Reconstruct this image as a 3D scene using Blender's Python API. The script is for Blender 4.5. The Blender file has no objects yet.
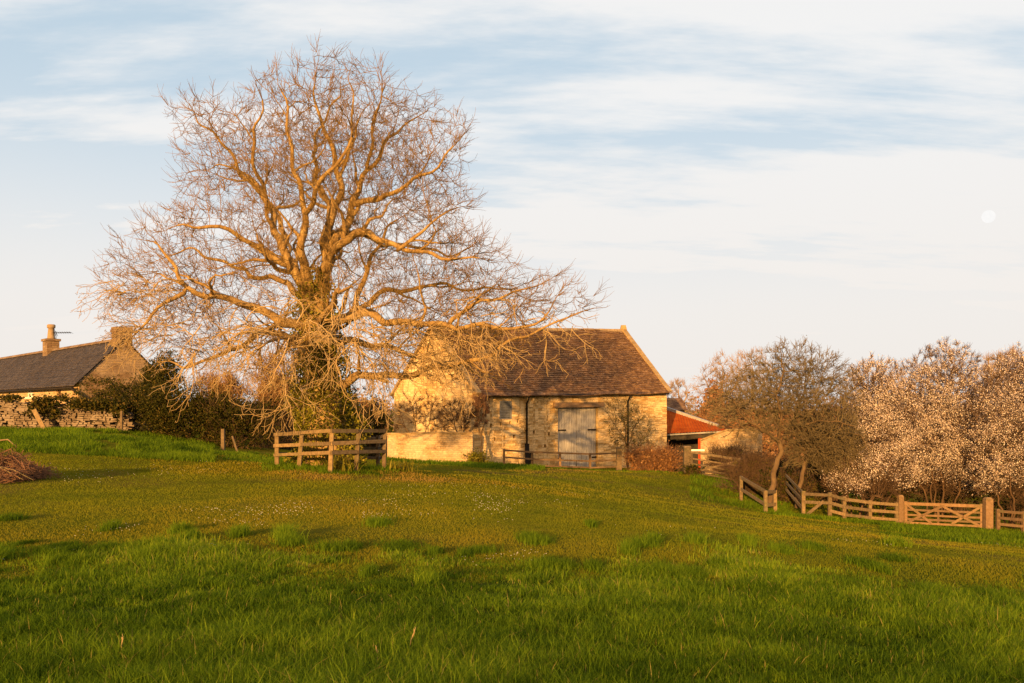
import bpy, math, random
import numpy as np
from mathutils import Vector, Matrix

# ------------------------------------------------------------------ camera, sky, sun, exposure
S = bpy.context.scene
COL = S.collection
F, HZ, CX = 900.0, 408.0, 512.0          # focal length in pixels, horizon row, centre column
R = math.radians
cam = bpy.data.cameras.new('camera')
cam.sensor_width = 36.0
cam.lens = 36.0 * F / 1024.0
cam.shift_y = (HZ - 341.5) / 1024.0       # a rising-front lens: verticals stay vertical
cam.clip_end = 20000
cam_ob = bpy.data.objects.new('camera', cam)
COL.objects.link(cam_ob)
cam_ob.location = (0, 0, 0)
cam_ob.rotation_euler = (R(90), 0, 0)
S.camera = cam_ob

SUN_EL, SUN_AZ = R(8.5), math.atan2(-0.28, -0.96)   # azimuth measured from +Y towards +X
sun_dir = Vector((math.sin(SUN_AZ) * math.cos(SUN_EL), math.cos(SUN_AZ) * math.cos(SUN_EL), math.sin(SUN_EL)))
sl = bpy.data.lights.new('sun', 'SUN')
sl.energy = 5.0
sl.angle = R(0.5)
sl.color = (1.0, 0.54, 0.165)
so = bpy.data.objects.new('sun', sl)
COL.objects.link(so)
so.rotation_euler = sun_dir.to_track_quat('Z', 'Y').to_euler()

W = bpy.data.worlds.new('World')
S.world = W
W.use_nodes = True
wn, wl = W.node_tree.nodes, W.node_tree.links
wn.clear()
def WN(t, **k):
    n = wn.new(t)
    for a, b in k.items():
        setattr(n, a, b)
    return n
sky = WN('ShaderNodeTexSky', sky_type='NISHITA', sun_disc=False)
sky.sun_elevation = SUN_EL
sky.sun_rotation = SUN_AZ
sky.air_density = 1.0; sky.dust_density = 1.6; sky.ozone_density = 1.0
tc = WN('ShaderNodeTexCoord')
sep = WN('ShaderNodeSeparateXYZ')
wl.new(tc.outputs['Generated'], sep.inputs[0])
def wmath(op, a, b=None, c=None, clamp=False):
    n = WN('ShaderNodeMath', operation=op); n.use_clamp = clamp
    for i, v in enumerate((a, b, c)):
        if v is None: continue
        if isinstance(v, (int, float)): n.inputs[i].default_value = v
        else: wl.new(v, n.inputs[i])
    return n.outputs[0]
zc = wmath('ADD', wmath('MAXIMUM', sep.outputs['Z'], 0.0), 0.16)
px_ = wmath('DIVIDE', sep.outputs['X'], zc)
py_ = wmath('DIVIDE', sep.outputs['Y'], zc)
cmb = WN('ShaderNodeCombineXYZ')
wl.new(px_, cmb.inputs[0]); wl.new(py_, cmb.inputs[1])
mp = WN('ShaderNodeMapping')
mp.inputs['Rotation'].default_value = (0, 0, R(-14))
mp.inputs['Scale'].default_value = (0.42, 1.25, 1.0)
mp.inputs['Location'].default_value = (9.6, 3.07, 9.0)
wl.new(cmb.outputs[0], mp.inputs['Vector'])
n1 = WN('ShaderNodeTexNoise'); n1.inputs['Scale'].default_value = 1.15; n1.inputs['Detail'].default_value = 7; n1.inputs['Roughness'].default_value = 0.55; n1.inputs['Distortion'].default_value = 0.5
wl.new(mp.outputs[0], n1.inputs['Vector'])
n2 = WN('ShaderNodeTexNoise'); n2.inputs['Scale'].default_value = 3.4; n2.inputs['Detail'].default_value = 6; n2.inputs['Roughness'].default_value = 0.6
wl.new(mp.outputs[0], n2.inputs['Vector'])
mixn = wmath('ADD', wmath('MULTIPLY', n1.outputs['Fac'], 0.62), wmath('MULTIPLY', n2.outputs['Fac'], 0.38))
ramp = WN('ShaderNodeMapRange'); ramp.interpolation_type = 'SMOOTHSTEP'
ramp.inputs['From Min'].default_value = 0.43; ramp.inputs['From Max'].default_value = 0.57
wl.new(mixn, ramp.inputs['Value'])
# clouds thicken to a veil low down
veil = WN('ShaderNodeMapRange'); veil.interpolation_type = 'SMOOTHSTEP'
veil.inputs['From Min'].default_value = 0.09; veil.inputs['From Max'].default_value = 0.36
veil.inputs['To Min'].default_value = 0.88; veil.inputs['To Max'].default_value = 0.0
wl.new(sep.outputs['Z'], veil.inputs['Value'])
cmask = wmath('MAXIMUM', wmath('MULTIPLY', ramp.outputs[0], 0.93), veil.outputs[0])
# cloud colour: warm low down, near white above
cr = WN('ShaderNodeMapRange')
cr.inputs['From Min'].default_value = 0.0; cr.inputs['From Max'].default_value = 0.30
wl.new(sep.outputs['Z'], cr.inputs['Value'])
ccol = WN('ShaderNodeMix', data_type='RGBA')
ccol.inputs[6].default_value = (8.8, 8.05, 7.35, 1)
ccol.inputs[7].default_value = (8.7, 8.6, 8.5, 1)
wl.new(cr.outputs[0], ccol.inputs[0])
# the clear blue between them is Nishita, lifted to a thin high haze
lift = WN('ShaderNodeMix', data_type='RGBA')
lift.inputs[0].default_value = 0.85
lift.inputs[7].default_value = (5.7, 7.0, 8.1, 1)
wl.new(sky.outputs[0], lift.inputs[6])
skm = WN('ShaderNodeMix', data_type='RGBA')
wl.new(cmask, skm.inputs[0]); wl.new(lift.outputs[2], skm.inputs[6]); wl.new(ccol.outputs[2], skm.inputs[7])
# the sunset side of the sky, behind the viewer, is golden
dt = WN('ShaderNodeVectorMath', operation='DOT_PRODUCT'); wl.new(tc.outputs['Generated'], dt.inputs[0]); dt.inputs[1].default_value = sun_dir
gl = WN('ShaderNodeMapRange'); gl.interpolation_type = 'SMOOTHSTEP'
gl.inputs['From Min'].default_value = -0.1; gl.inputs['From Max'].default_value = 1.0
wl.new(dt.outputs['Value'], gl.inputs['Value'])
glm = WN('ShaderNodeMix', data_type='RGBA'); wl.new(wmath('MULTIPLY', gl.outputs[0], 0.9), glm.inputs[0])
wl.new(skm.outputs[2], glm.inputs[6]); glm.inputs[7].default_value = (15.0, 8.5, 3.2, 1)
bg = WN('ShaderNodeBackground'); bg.inputs['Strength'].default_value = 0.05
wo = WN('ShaderNodeOutputWorld')
wl.new(glm.outputs[2], bg.inputs['Color']); wl.new(bg.outputs[0], wo.inputs['Surface'])

S.view_settings.view_transform = 'Standard'
S.view_settings.look = 'None'
S.view_settings.exposure = 1.08
S.view_settings.gamma = 1.0
S.view_settings.use_curve_mapping = False
S.cycles.max_bounces = 6
S.cycles.diffuse_bounces = 3
S.cycles.transparent_max_bounces = 8

# ------------------------------------------------------------------ helpers
rnd = random.Random(7)
G = np.random.default_rng(11)
ORG = {}                                   # object -> world origin of its local space

def P(px, py, Y):
    return Vector(((px - CX) / F * Y, Y, (HZ - py) / F * Y))
def wx(px, Y): return (px - CX) / F * Y

def tag(o, label=None, cat=None, group=None, kind=None):
    if label: o['label'] = label
    if cat: o['category'] = cat
    if group: o['group'] = group
    if kind: o['kind'] = kind
    return o

def thing(name, loc, label, cat, group=None):
    o = bpy.data.objects.new(name, None)
    COL.objects.link(o)
    o.location = loc
    o.empty_display_size = 0.2
    ORG[o.name] = Vector(loc)
    return tag(o, label, cat, group)

def link_mesh(name, me, mat, parent, origin):
    me.materials.append(mat)
    o = bpy.data.objects.new(name, me)
    COL.objects.link(o)
    if parent is not None:
        o.parent = parent
    else:
        o.location = origin
    ORG[o.name] = Vector(origin)
    return o

def np_mesh(name, V, Fc, mat, parent=None, col=None, smooth=False, origin=None):
    """V (n,3) world, Fc (m,k) with one k"""
    org = ORG[parent.name] if parent is not None else Vector(origin or (0, 0, 0))
    V = np.asarray(V, dtype=np.float32) - np.array(org, dtype=np.float32)
    Fc = np.asarray(Fc, dtype=np.int32)
    m, k = Fc.shape
    me = bpy.data.meshes.new(name)
    me.vertices.add(len(V)); me.vertices.foreach_set('co', V.ravel())
    me.loops.add(m * k); me.loops.foreach_set('vertex_index', Fc.ravel())
    me.polygons.add(m)
    me.polygons.foreach_set('loop_start', np.arange(0, m * k, k, dtype=np.int32))
    me.polygons.foreach_set('loop_total', np.full(m, k, dtype=np.int32))
    if smooth:
        me.polygons.foreach_set('use_smooth', np.ones(m, dtype=bool))
    me.update(calc_edges=True)
    if col is not None:
        a = me.color_attributes.new('var', 'FLOAT_COLOR', 'POINT')
        c = np.ones((len(V), 4), dtype=np.float32); c[:, :3] = col
        a.data.foreach_set('color', c.ravel())
    return link_mesh(name, me, mat, parent, org)

class MB:
    def __init__(s): s.v = []; s.f = []; s.sm = []
    def poly(s, *pts):
        i = len(s.v); s.v += [Vector(p) for p in pts]; s.f.append(list(range(i, i + len(pts)))); s.sm.append(False); return s
    def box(s, c, size, M=None, taper=1.0, jit=0.0):
        c = Vector(c); i = len(s.v); hx, hy, hz = size[0] / 2, size[1] / 2, size[2] / 2
        for z, t in ((-hz, 1.0), (hz, taper)):
            for x, y in ((-hx, -hy), (hx, -hy), (hx, hy), (-hx, hy)):
                p = Vector((x * t, y * t, z))
                if jit: p += Vector((rnd.uniform(-jit, jit), rnd.uniform(-jit, jit), rnd.uniform(-jit, jit)))
                if M is not None: p = M @ p
                s.v.append(c + p)
        for q in ((3, 2, 1, 0), (4, 5, 6, 7), (0, 1, 5, 4), (1, 2, 6, 5), (2, 3, 7, 6), (3, 0, 4, 7)):
            s.f.append([i + a for a in q]); s.sm.append(False)
        return s
    def beam(s, a, b, w, h, jit=0.0, up=Vector((0, 0, 1))):
        """box from a to b, w across, h in the 'up' sense"""
        a = Vector(a); b = Vector(b); d = b - a; L = d.length; d.normalize()
        sd = d.cross(up)
        if sd.length < 1e-4: sd = Vector((1, 0, 0))
        sd.normalize(); u = sd.cross(d)
        M = Matrix((d, sd, u)).transposed()
        return s.box((a + b) / 2, (L, w, h), M, jit=jit)
    def tube(s, pts, rad, k=8, cap=True, lump=0.0):
        pts = [Vector(p) for p in pts]; n = len(pts)
        i0 = len(s.v); ref = None
        for j in range(n):
            d = (pts[min(j + 1, n - 1)] - pts[max(j - 1, 0)])
            if d.length < 1e-6: d = Vector((0, 0, 1))
            d.normalize()
            if ref is None:
                ref = d.orthogonal().normalized()
            ref = (ref - d * ref.dot(d))
            if ref.length < 1e-5: ref = d.orthogonal()
            ref.normalize(); b = d.cross(ref)
            for q in range(k):
                a = 2 * math.pi * q / k
                r = rad[j] * (1 + (rnd.uniform(-lump, lump) if lump else 0))
                s.v.append(pts[j] + ref * (r * math.cos(a)) + b * (r * math.sin(a)))
        for j in range(n - 1):
            for q in range(k):
                a = i0 + j * k + q; b_ = i0 + j * k + (q + 1) % k
                s.f.append([a, b_, b_ + k, a + k]); s.sm.append(True)
        if cap:
            s.f.append([i0 + q for q in range(k)][::-1]); s.sm.append(False)
            s.f.append([i0 + (n - 1) * k + q for q in range(k)]); s.sm.append(False)
        return s
    def build(s, name, mat, parent=None, origin=None, uv=True):
        org = ORG[parent.name] if parent is not None else Vector(origin or (0, 0, 0))
        me = bpy.data.meshes.new(name)
        me.from_pydata([p - org for p in s.v], [], s.f)
        me.polygons.foreach_set('use_smooth', np.array(s.sm, dtype=bool))
        if uv:
            ul = me.uv_layers.new(name='uv')
            up = Vector((0, 0, 1))
            for p in me.polygons:
                n = p.normal
                t = up.cross(n)
                t = Vector((1, 0, 0)) if t.length < 0.05 else t.normalized()
                b = n.cross(t)
                for li in p.loop_indices:
                    co = me.vertices[me.loops[li].vertex_index].co + org
                    ul.data[li].uv = (co.dot(t), co.dot(b))
        me.update()
        return link_mesh(name, me, mat, parent, org)

# ------------------------------------------------------------------ materials
def new_mat(name):
    m = bpy.data.materials.new(name); m.use_nodes = True
    nt = m.node_tree
    b = nt.nodes['Principled BSDF']
    b.inputs['Roughness'].default_value = 0.9
    b.inputs['Specular IOR Level'].default_value = 0.15
    return m, nt, b
def nn(nt, t, **k):
    n = nt.nodes.new(t)
    for a, b in k.items(): setattr(n, a, b)
    return n
def ramp_node(nt, fac, stops):
    r = nn(nt, 'ShaderNodeValToRGB')
    els = r.color_ramp.elements
    while len(els) < len(stops): els.new(0.5)
    for e, (p, c) in zip(els, stops):
        e.position = p; e.color = (*c, 1)
    nt.links.new(fac, r.inputs[0])
    return r.outputs[0]
def noise(nt, vec, scale, detail=5, rough=0.6, dist=0.0):
    n = nn(nt, 'ShaderNodeTexNoise')
    n.inputs['Scale'].default_value = scale; n.inputs['Detail'].default_value = detail
    n.inputs['Roughness'].default_value = rough; n.inputs['Distortion'].default_value = dist
    if vec is not None: nt.links.new(vec, n.inputs['Vector'])
    return n
def mixc(nt, fac, a, b, mode='MIX'):
    n = nn(nt, 'ShaderNodeMix', data_type='RGBA', blend_type=mode)
    for i, v in ((0, fac), (6, a), (7, b)):
        if isinstance(v, (int, float)): n.inputs[i].default_value = v
        elif isinstance(v, tuple): n.inputs[i].default_value = (*v, 1)
        else: nt.links.new(v, n.inputs[i])
    return n.outputs[2]
def bump(nt, b, h, strength=0.5, dist=0.02):
    n = nn(nt, 'ShaderNodeBump'); n.inputs['Strength'].default_value = strength; n.inputs['Distance'].default_value = dist
    nt.links.new(h, n.inputs['Height']); nt.links.new(n.outputs[0], b.inputs['Normal'])
def maprange(nt, v, a, b, c=0.0, d=1.0):
    n = nn(nt, 'ShaderNodeMapRange'); n.interpolation_type = 'SMOOTHSTEP'
    for i, x in zip(('From Min', 'From Max', 'To Min', 'To Max'), (a, b, c, d)): n.inputs[i].default_value = x
    nt.links.new(v, n.inputs['Value']); return n.outputs[0]

def mat_rough(name, stops, scale=4.0, stretch=(1, 1, 1), bmp=0.4, bdist=0.02, rough=0.9, weather=False):
    m, nt, b = new_mat(name)
    t = nn(nt, 'ShaderNodeTexCoord'); mpn = nn(nt, 'ShaderNodeMapping')
    mpn.inputs['Scale'].default_value = stretch
    nt.links.new(t.outputs['Object'], mpn.inputs[0])
    n = noise(nt, mpn.outputs[0], scale, 6, 0.65, 0.3)
    cc = ramp_node(nt, n.outputs['Fac'], stops)
    if weather:
        oi = nn(nt, 'ShaderNodeObjectInfo')
        cc = mixc(nt, 0.85, cc, ramp_node(nt, oi.outputs['Random'], [(0, (0.55, 0.55, 0.58)), (0.5, (0.85, 0.84, 0.82)), (1, (1.25, 1.18, 1.05))]), 'MULTIPLY')
        nw = noise(nt, t.outputs['Object'], 1.7, 5, 0.7)
        cc = mixc(nt, maprange(nt, nw.outputs['Fac'], 0.5, 0.7, 0, 0.55), cc, (0.10, 0.105, 0.045))
    nt.links.new(cc, b.inputs['Base Color'])
    n2 = noise(nt, mpn.outputs[0], scale * 4, 4, 0.7)
    bump(nt, b, n2.outputs['Fac'], bmp, bdist)
    b.inputs['Roughness'].default_value = rough
    return m

def mat_stone(name, c1, c2, c3, mortar, bw=0.42, bh=0.17, patch=(0.6, 0.5, 0.38), patch_amt=0.6, bmp=0.6, pl=0.45, ph=0.6):
    """coursed rubble: brick pattern in metres with irregular joints, rendered or limewashed patches over it"""
    m, nt, b = new_mat(name)
    uv = nn(nt, 'ShaderNodeUVMap')
    nz = noise(nt, uv.outputs[0], 2.3, 4, 0.6)
    off = nn(nt, 'ShaderNodeVectorMath', operation='MULTIPLY_ADD')
    nt.links.new(nz.outputs['Color'], off.inputs[0]); off.inputs[1].default_value = (0.16, 0.10, 0); nt.links.new(uv.outputs[0], off.inputs[2])
    br = nn(nt, 'ShaderNodeTexBrick')
    br.offset = 0.5; br.squash = 1.6; br.squash_frequency = 3; br.offset_frequency = 2
    br.inputs['Scale'].default_value = 1.0
    br.inputs['Brick Width'].default_value = bw; br.inputs['Row Height'].default_value = bh
    br.inputs['Mortar Size'].default_value = 0.014; br.inputs['Mortar Smooth'].default_value = 0.4
    br.inputs['Color1'].default_value = (0, 0, 0, 1); br.inputs['Color2'].default_value = (1, 1, 1, 1); br.inputs['Mortar'].default_value = (0.5, 0.5, 0.5, 1)
    nt.links.new(off.outputs[0], br.inputs['Vector'])
    base = ramp_node(nt, br.outputs['Color'], [(0, c1), (0.5, c2), (1, c3)])
    base = mixc(nt, br.outputs['Fac'], base, mortar)
    n3 = noise(nt, uv.outputs[0], 9.0, 6, 0.7)
    base = mixc(nt, 0.8, base, ramp_node(nt, n3.outputs['Fac'], [(0.36, (0.52, 0.45, 0.38)), (0.56, (1.0, 1.0, 1.0))]), 'MULTIPLY')
    n4 = noise(nt, uv.outputs[0], 0.55, 6, 0.62, 0.4)
    pm = maprange(nt, n4.outputs['Fac'], pl, ph, 0, patch_amt)
    base = mixc(nt, pm, base, patch)
    n5 = noise(nt, uv.outputs[0], 0.9, 5, 0.7)
    st = maprange(nt, n5.outputs['Fac'], 0.52, 0.75, 0, 0.45)
    base = mixc(nt, st, base, (0.13, 0.10, 0.07))
    nt.links.new(base, b.inputs['Base Color'])
    hh = nn(nt, 'ShaderNodeMath', operation='SUBTRACT'); nt.links.new(n3.outputs['Fac'], hh.inputs[0]); nt.links.new(br.outputs['Fac'], hh.inputs[1])
    bump(nt, b, hh.outputs[0], bmp, 0.03)
    return m

def mat_slates(name, c1, c2, c3, moss, bw=0.28, bh=0.19, moss_amt=0.6):
    m, nt, b = new_mat(name)
    uv = nn(nt, 'ShaderNodeUVMap')
    nz = noise(nt, uv.outputs[0], 3.0, 3, 0.6)
    off = nn(nt, 'ShaderNodeVectorMath', operation='MULTIPLY_ADD')
    nt.links.new(nz.outputs['Color'], off.inputs[0]); off.inputs[1].default_value = (0.10, 0.05, 0); nt.links.new(uv.outputs[0], off.inputs[2])
    br = nn(nt, 'ShaderNodeTexBrick'); br.offset = 0.5
    br.inputs['Scale'].default_value = 1.0; br.inputs['Brick Width'].default_value = bw; br.inputs['Row Height'].default_value = bh
    br.inputs['Mortar Size'].default_value = 0.012; br.inputs['Mortar Smooth'].default_value = 0.3
    br.inputs['Color1'].default_value = (0, 0, 0, 1); br.inputs['Color2'].default_value = (1, 1, 1, 1); br.inputs['Mortar'].default_value = (0.3, 0.3, 0.3, 1)
    nt.links.new(off.outputs[0], br.inputs['Vector'])
    base = ramp_node(nt, br.outputs['Color'], [(0, c1), (0.55, c2), (1, c3)])
    base = mixc(nt, br.outputs['Fac'], base, tuple(x * 0.35 for x in c1))
    n4 = noise(nt, uv.outputs[0], 1.3, 7, 0.72, 0.5)
    base = mixc(nt, maprange(nt, n4.outputs['Fac'], 0.45, 0.68, 0, moss_amt), base, moss)
    n6 = noise(nt, uv.outputs[0], 11.0, 3, 0.7)
    base = mixc(nt, maprange(nt, n6.outputs['Fac'], 0.60, 0.70, 0, 0.6), base, (0.38, 0.27, 0.17))
    n7 = noise(nt, uv.outputs[0], 0.6, 5, 0.65, 0.6)
    base = mixc(nt, 0.75, base, ramp_node(nt, n7.outputs['Fac'], [(0.36, (0.62, 0.58, 0.56)), (0.6, (1.0, 1.0, 1.0))]), 'MULTIPLY')
    nt.links.new(base, b.inputs['Base Color'])
    hh = nn(nt, 'ShaderNodeMath', operation='SUBTRACT'); nt.links.new(br.outputs['Color'], hh.inputs[0]); nt.links.new(br.outputs['Fac'], hh.inputs[1])
    bump(nt, b, hh.outputs[0], 0.6, 0.03)
    return m

def mat_leaf(name, stops, trans=0.35, rough=0.55, spec=0.03):
    """leaf or blade: colour by the vertex attribute 'var' (red = random value of its own)"""
    m, nt, b = new_mat(name)
    a = nn(nt, 'ShaderNodeAttribute', attribute_name='var')
    sp = nn(nt, 'ShaderNodeSeparateColor'); nt.links.new(a.outputs['Color'], sp.inputs[0])
    c = ramp_node(nt, sp.outputs[0], stops)
    nt.links.new(c, b.inputs['Base Color'])
    b.inputs['Roughness'].default_value = rough; b.inputs['Specular IOR Level'].default_value = spec
    tr = nn(nt, 'ShaderNodeBsdfTranslucent'); nt.links.new(c, tr.inputs[0])
    mx = nn(nt, 'ShaderNodeMixShader'); mx.inputs[0].default_value = trans
    nt.links.new(b.outputs[0], mx.inputs[1]); nt.links.new(tr.outputs[0], mx.inputs[2])
    nt.links.new(mx.outputs[0], nt.nodes['Material Output'].inputs['Surface'])
    return m

M = {}
M['barn_stone'] = mat_stone('barn_stone', (0.46, 0.28, 0.10), (0.68, 0.46, 0.20), (0.80, 0.60, 0.32), (0.36, 0.25, 0.13), patch=(0.78, 0.60, 0.35), patch_amt=0.5)
M['cottage_stone'] = mat_stone('cottage_stone', (0.40, 0.25, 0.12), (0.50, 0.33, 0.16), (0.56, 0.40, 0.22), (0.40, 0.30, 0.19), bw=0.36, bh=0.15, patch_amt=0.2)
M['shaded_stone'] = mat_stone('shaded_stone', (0.14, 0.085, 0.048), (0.19, 0.120, 0.068), (0.25, 0.17, 0.10), (0.17, 0.12, 0.075), bw=0.36, bh=0.15, patch_amt=0.15)  # cottage stone darkened: the gable's shade is put into the colour
M['wall_stone'] = mat_stone('wall_stone', (0.36, 0.235, 0.115), (0.48, 0.33, 0.17), (0.55, 0.41, 0.24), (0.36, 0.27, 0.18), bw=0.3, bh=0.12, patch_amt=0.3)
M['barn_slates'] = mat_slates('barn_slates', (0.095, 0.050, 0.029), (0.18, 0.10, 0.058), (0.29, 0.175, 0.10), (0.27, 0.155, 0.06), moss_amt=0.75)
M['cottage_slates'] = mat_slates('cottage_slates', (0.030, 0.027, 0.034), (0.050, 0.045, 0.054), (0.075, 0.066, 0.072), (0.10, 0.07, 0.045), moss_amt=0.45)
M['rubble'] = mat_rough('rubble', [(0.25, (0.08, 0.06, 0.042)), (0.5, (0.17, 0.13, 0.10)), (0.75, (0.30, 0.25, 0.21))], 2.2, bmp=0.5, bdist=0.03)
M['coping'] = mat_rough('coping', [(0.3, (0.20, 0.13, 0.065)), (0.55, (0.32, 0.225, 0.115)), (0.75, (0.42, 0.33, 0.21))], 3.0)
M['grey_wood'] = mat_rough('grey_wood', [(0.28, (0.14, 0.125, 0.11)), (0.48, (0.36, 0.335, 0.315)), (0.66, (0.54, 0.515, 0.49))], 3.0, (9, 9, 0.5), 0.5, 0.01)
M['fence_wood'] = mat_rough('fence_wood', [(0.25, (0.11, 0.075, 0.04)), (0.5, (0.19, 0.135, 0.075)), (0.75, (0.28, 0.21, 0.12))], 3.0, (3, 3, 3), 0.5, 0.01, weather=True)
M['old_fence_wood'] = mat_rough('old_fence_wood', [(0.25, (0.07, 0.052, 0.034)), (0.5, (0.12, 0.09, 0.06)), (0.75, (0.19, 0.145, 0.095))], 3.0, (3, 3, 3), 0.5, 0.01, weather=True)
M['gate_wood'] = mat_rough('gate_wood', [(0.25, (0.13, 0.080, 0.046)), (0.5, (0.20, 0.128, 0.075)), (0.75, (0.27, 0.18, 0.115))], 3.0, (3, 3, 3), 0.4, 0.01, weather=True)
M['lintel_wood'] = mat_rough('lintel_wood', [(0.25, (0.10, 0.06, 0.03)), (0.5, (0.22, 0.14, 0.08)), (0.75, (0.34, 0.23, 0.14))], 2.0, (1, 1, 6), 0.8, 0.03)
M['iron'] = mat_rough('iron', [(0.3, (0.010, 0.008, 0.007)), (0.7, (0.022, 0.016, 0.012))], 8.0, rough=0.6)
M['lead'] = mat_rough('lead', [(0.3, (0.20, 0.195, 0.195)), (0.7, (0.34, 0.325, 0.32))], 5.0, rough=0.6)
M['white_paint'] = mat_rough('white_paint', [(0.3, (0.72, 0.70, 0.67)), (0.7, (0.82, 0.80, 0.77))], 5.0, rough=0.5)
M['red_tin'] = mat_rough('red_tin', [(0.3, (0.20, 0.036, 0.008)), (0.55, (0.32, 0.068, 0.010)), (0.8, (0.38, 0.13, 0.030))], 1.6, (1, 1, 1), 0.2, 0.01, 0.9)
M['red_tin'].node_tree.nodes['Principled BSDF'].inputs['Specular IOR Level'].default_value = 0.02
M['red_paint'] = mat_rough('red_paint', [(0.3, (0.35, 0.05, 0.02)), (0.7, (0.45, 0.08, 0.03))], 4.0, rough=0.6)
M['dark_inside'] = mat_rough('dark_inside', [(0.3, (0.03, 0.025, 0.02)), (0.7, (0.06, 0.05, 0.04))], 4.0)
M['clay_pot'] = mat_rough('clay_pot', [(0.3, (0.22, 0.15, 0.09)), (0.7, (0.34, 0.25, 0.16))], 5.0)
M['bark'] = mat_rough('bark', [(0.28, (0.11, 0.066, 0.030)), (0.5, (0.29, 0.185, 0.075)), (0.72, (0.46, 0.33, 0.14))], 6.0, (1, 1, 0.5), 1.0, 0.05)
M['twig'] = mat_rough('twig', [(0.3, (0.125, 0.074, 0.022)), (0.7, (0.26, 0.160, 0.046))], 1.5)
M['pale_twig'] = mat_rough('pale_twig', [(0.3, (0.26, 0.175, 0.085)), (0.7, (0.44, 0.32, 0.165))], 1.5)
M['apple_bark'] = mat_rough('apple_bark', [(0.3, (0.07, 0.045, 0.028)), (0.7, (0.17, 0.115, 0.065))], 5.0, (1, 1, 0.5), 0.9, 0.04)
M['apple_twig'] = mat_rough('apple_twig', [(0.3, (0.08, 0.062, 0.036)), (0.7, (0.20, 0.155, 0.088))], 1.5)
M['thorn_twig'] = mat_rough('thorn_twig', [(0.3, (0.055, 0.033, 0.020)), (0.7, (0.12, 0.074, 0.045))], 1.5)
M['far_twig'] = mat_rough('far_twig', [(0.3, (0.24, 0.165, 0.115)), (0.7, (0.36, 0.265, 0.19))], 1.0)
M['brush'] = mat_rough('brush', [(0.3, (0.10, 0.048, 0.028)), (0.7, (0.25, 0.135, 0.080))], 1.5)
M['bush_twig'] = mat_rough('bush_twig', [(0.3, (0.20, 0.105, 0.045)), (0.7, (0.33, 0.19, 0.085))], 1.5)
M['dry_stalk'] = mat_rough('dry_stalk', [(0.3, (0.30, 0.20, 0.09)), (0.7, (0.42, 0.30, 0.15))], 1.5)
M['soil'] = mat_rough('soil', [(0.3, (0.03, 0.03, 0.01)), (0.7, (0.06, 0.055, 0.02))], 1.5)

M['grass'] = mat_leaf('grass', [(0.0, (0.028, 0.062, 0.004)), (0.45, (0.138, 0.220, 0.011)), (0.8, (0.28, 0.33, 0.022)), (1.0, (0.32, 0.26, 0.07))], 0.45, 0.6)
M['turf'] = mat_leaf('turf', [(0.0, (0.060, 0.100, 0.005)), (0.5, (0.150, 0.160, 0.010)), (0.85, (0.215, 0.175, 0.016)), (1.0, (0.27, 0.18, 0.040))], 0.25, 0.7)
M['ivy'] = mat_leaf('ivy', [(0.0, (0.060, 0.070, 0.008)), (0.6, (0.17, 0.155, 0.020)), (1.0, (0.30, 0.25, 0.04))], 0.2, 0.45)
M['evergreen'] = mat_leaf('evergreen', [(0.0, (0.018, 0.022, 0.004)), (0.6, (0.046, 0.044, 0.009)), (1.0, (0.125, 0.085, 0.022))], 0.15, 0.5)
M['olive_leaf'] = mat_leaf('olive_leaf', [(0.0, (0.05, 0.055, 0.012)), (0.6, (0.10, 0.09, 0.02)), (1.0, (0.17, 0.13, 0.04))], 0.3)
M['dead_leaf'] = mat_leaf('dead_leaf', [(0.0, (0.15, 0.068, 0.025)), (0.6, (0.31, 0.155, 0.062)), (1.0, (0.50, 0.30, 0.14))], 0.3)
M['blossom'] = mat_leaf('blossom', [(0.0, (0.40, 0.29, 0.24)), (0.5, (0.74, 0.62, 0.57)), (1.0, (0.86, 0.81, 0.79))], 0.35)
M['daisy'] = mat_leaf('daisy', [(0.0, (0.75, 0.72, 0.70)), (1.0, (0.82, 0.80, 0.78))], 0.2)
M['distant'] = mat_leaf('distant', [(0.0, (0.20, 0.135, 0.09)), (0.6, (0.27, 0.19, 0.135)), (1.0, (0.34, 0.25, 0.19))], 0.3)  # distance haze mixed into the colour of the far woods
M['far_tree'] = mat_leaf('far_tree', [(0.0, (0.22, 0.11, 0.055)), (0.6, (0.30, 0.16, 0.085)), (1.0, (0.38, 0.23, 0.14))], 0.3)

m, nt, b = new_mat('moon_glow')
t_ = nn(nt, 'ShaderNodeTexCoord')
nz_ = noise(nt, t_.outputs['Object'], 0.03, 4, 0.6)
nt.links.new(ramp_node(nt, nz_.outputs['Fac'], [(0.35, (0.72, 0.74, 0.80)), (0.65, (0.80, 0.86, 0.97))]), b.inputs['Base Color'])
nt.links.new(ramp_node(nt, nz_.outputs['Fac'], [(0.30, (0.93, 0.92, 0.91)), (0.70, (0.99, 0.97, 0.95))]), b.inputs['Emission Color'])
b.inputs['Base Color'].default_value = (0, 0, 0, 1); b.inputs['Specular IOR Level'].default_value = 0
for l_ in list(b.inputs['Base Color'].links): nt.links.remove(l_)
b.inputs['Emission Strength'].default_value = 0.476  # emission stands in for sunlight on the moon
M['moon'] = m

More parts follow.
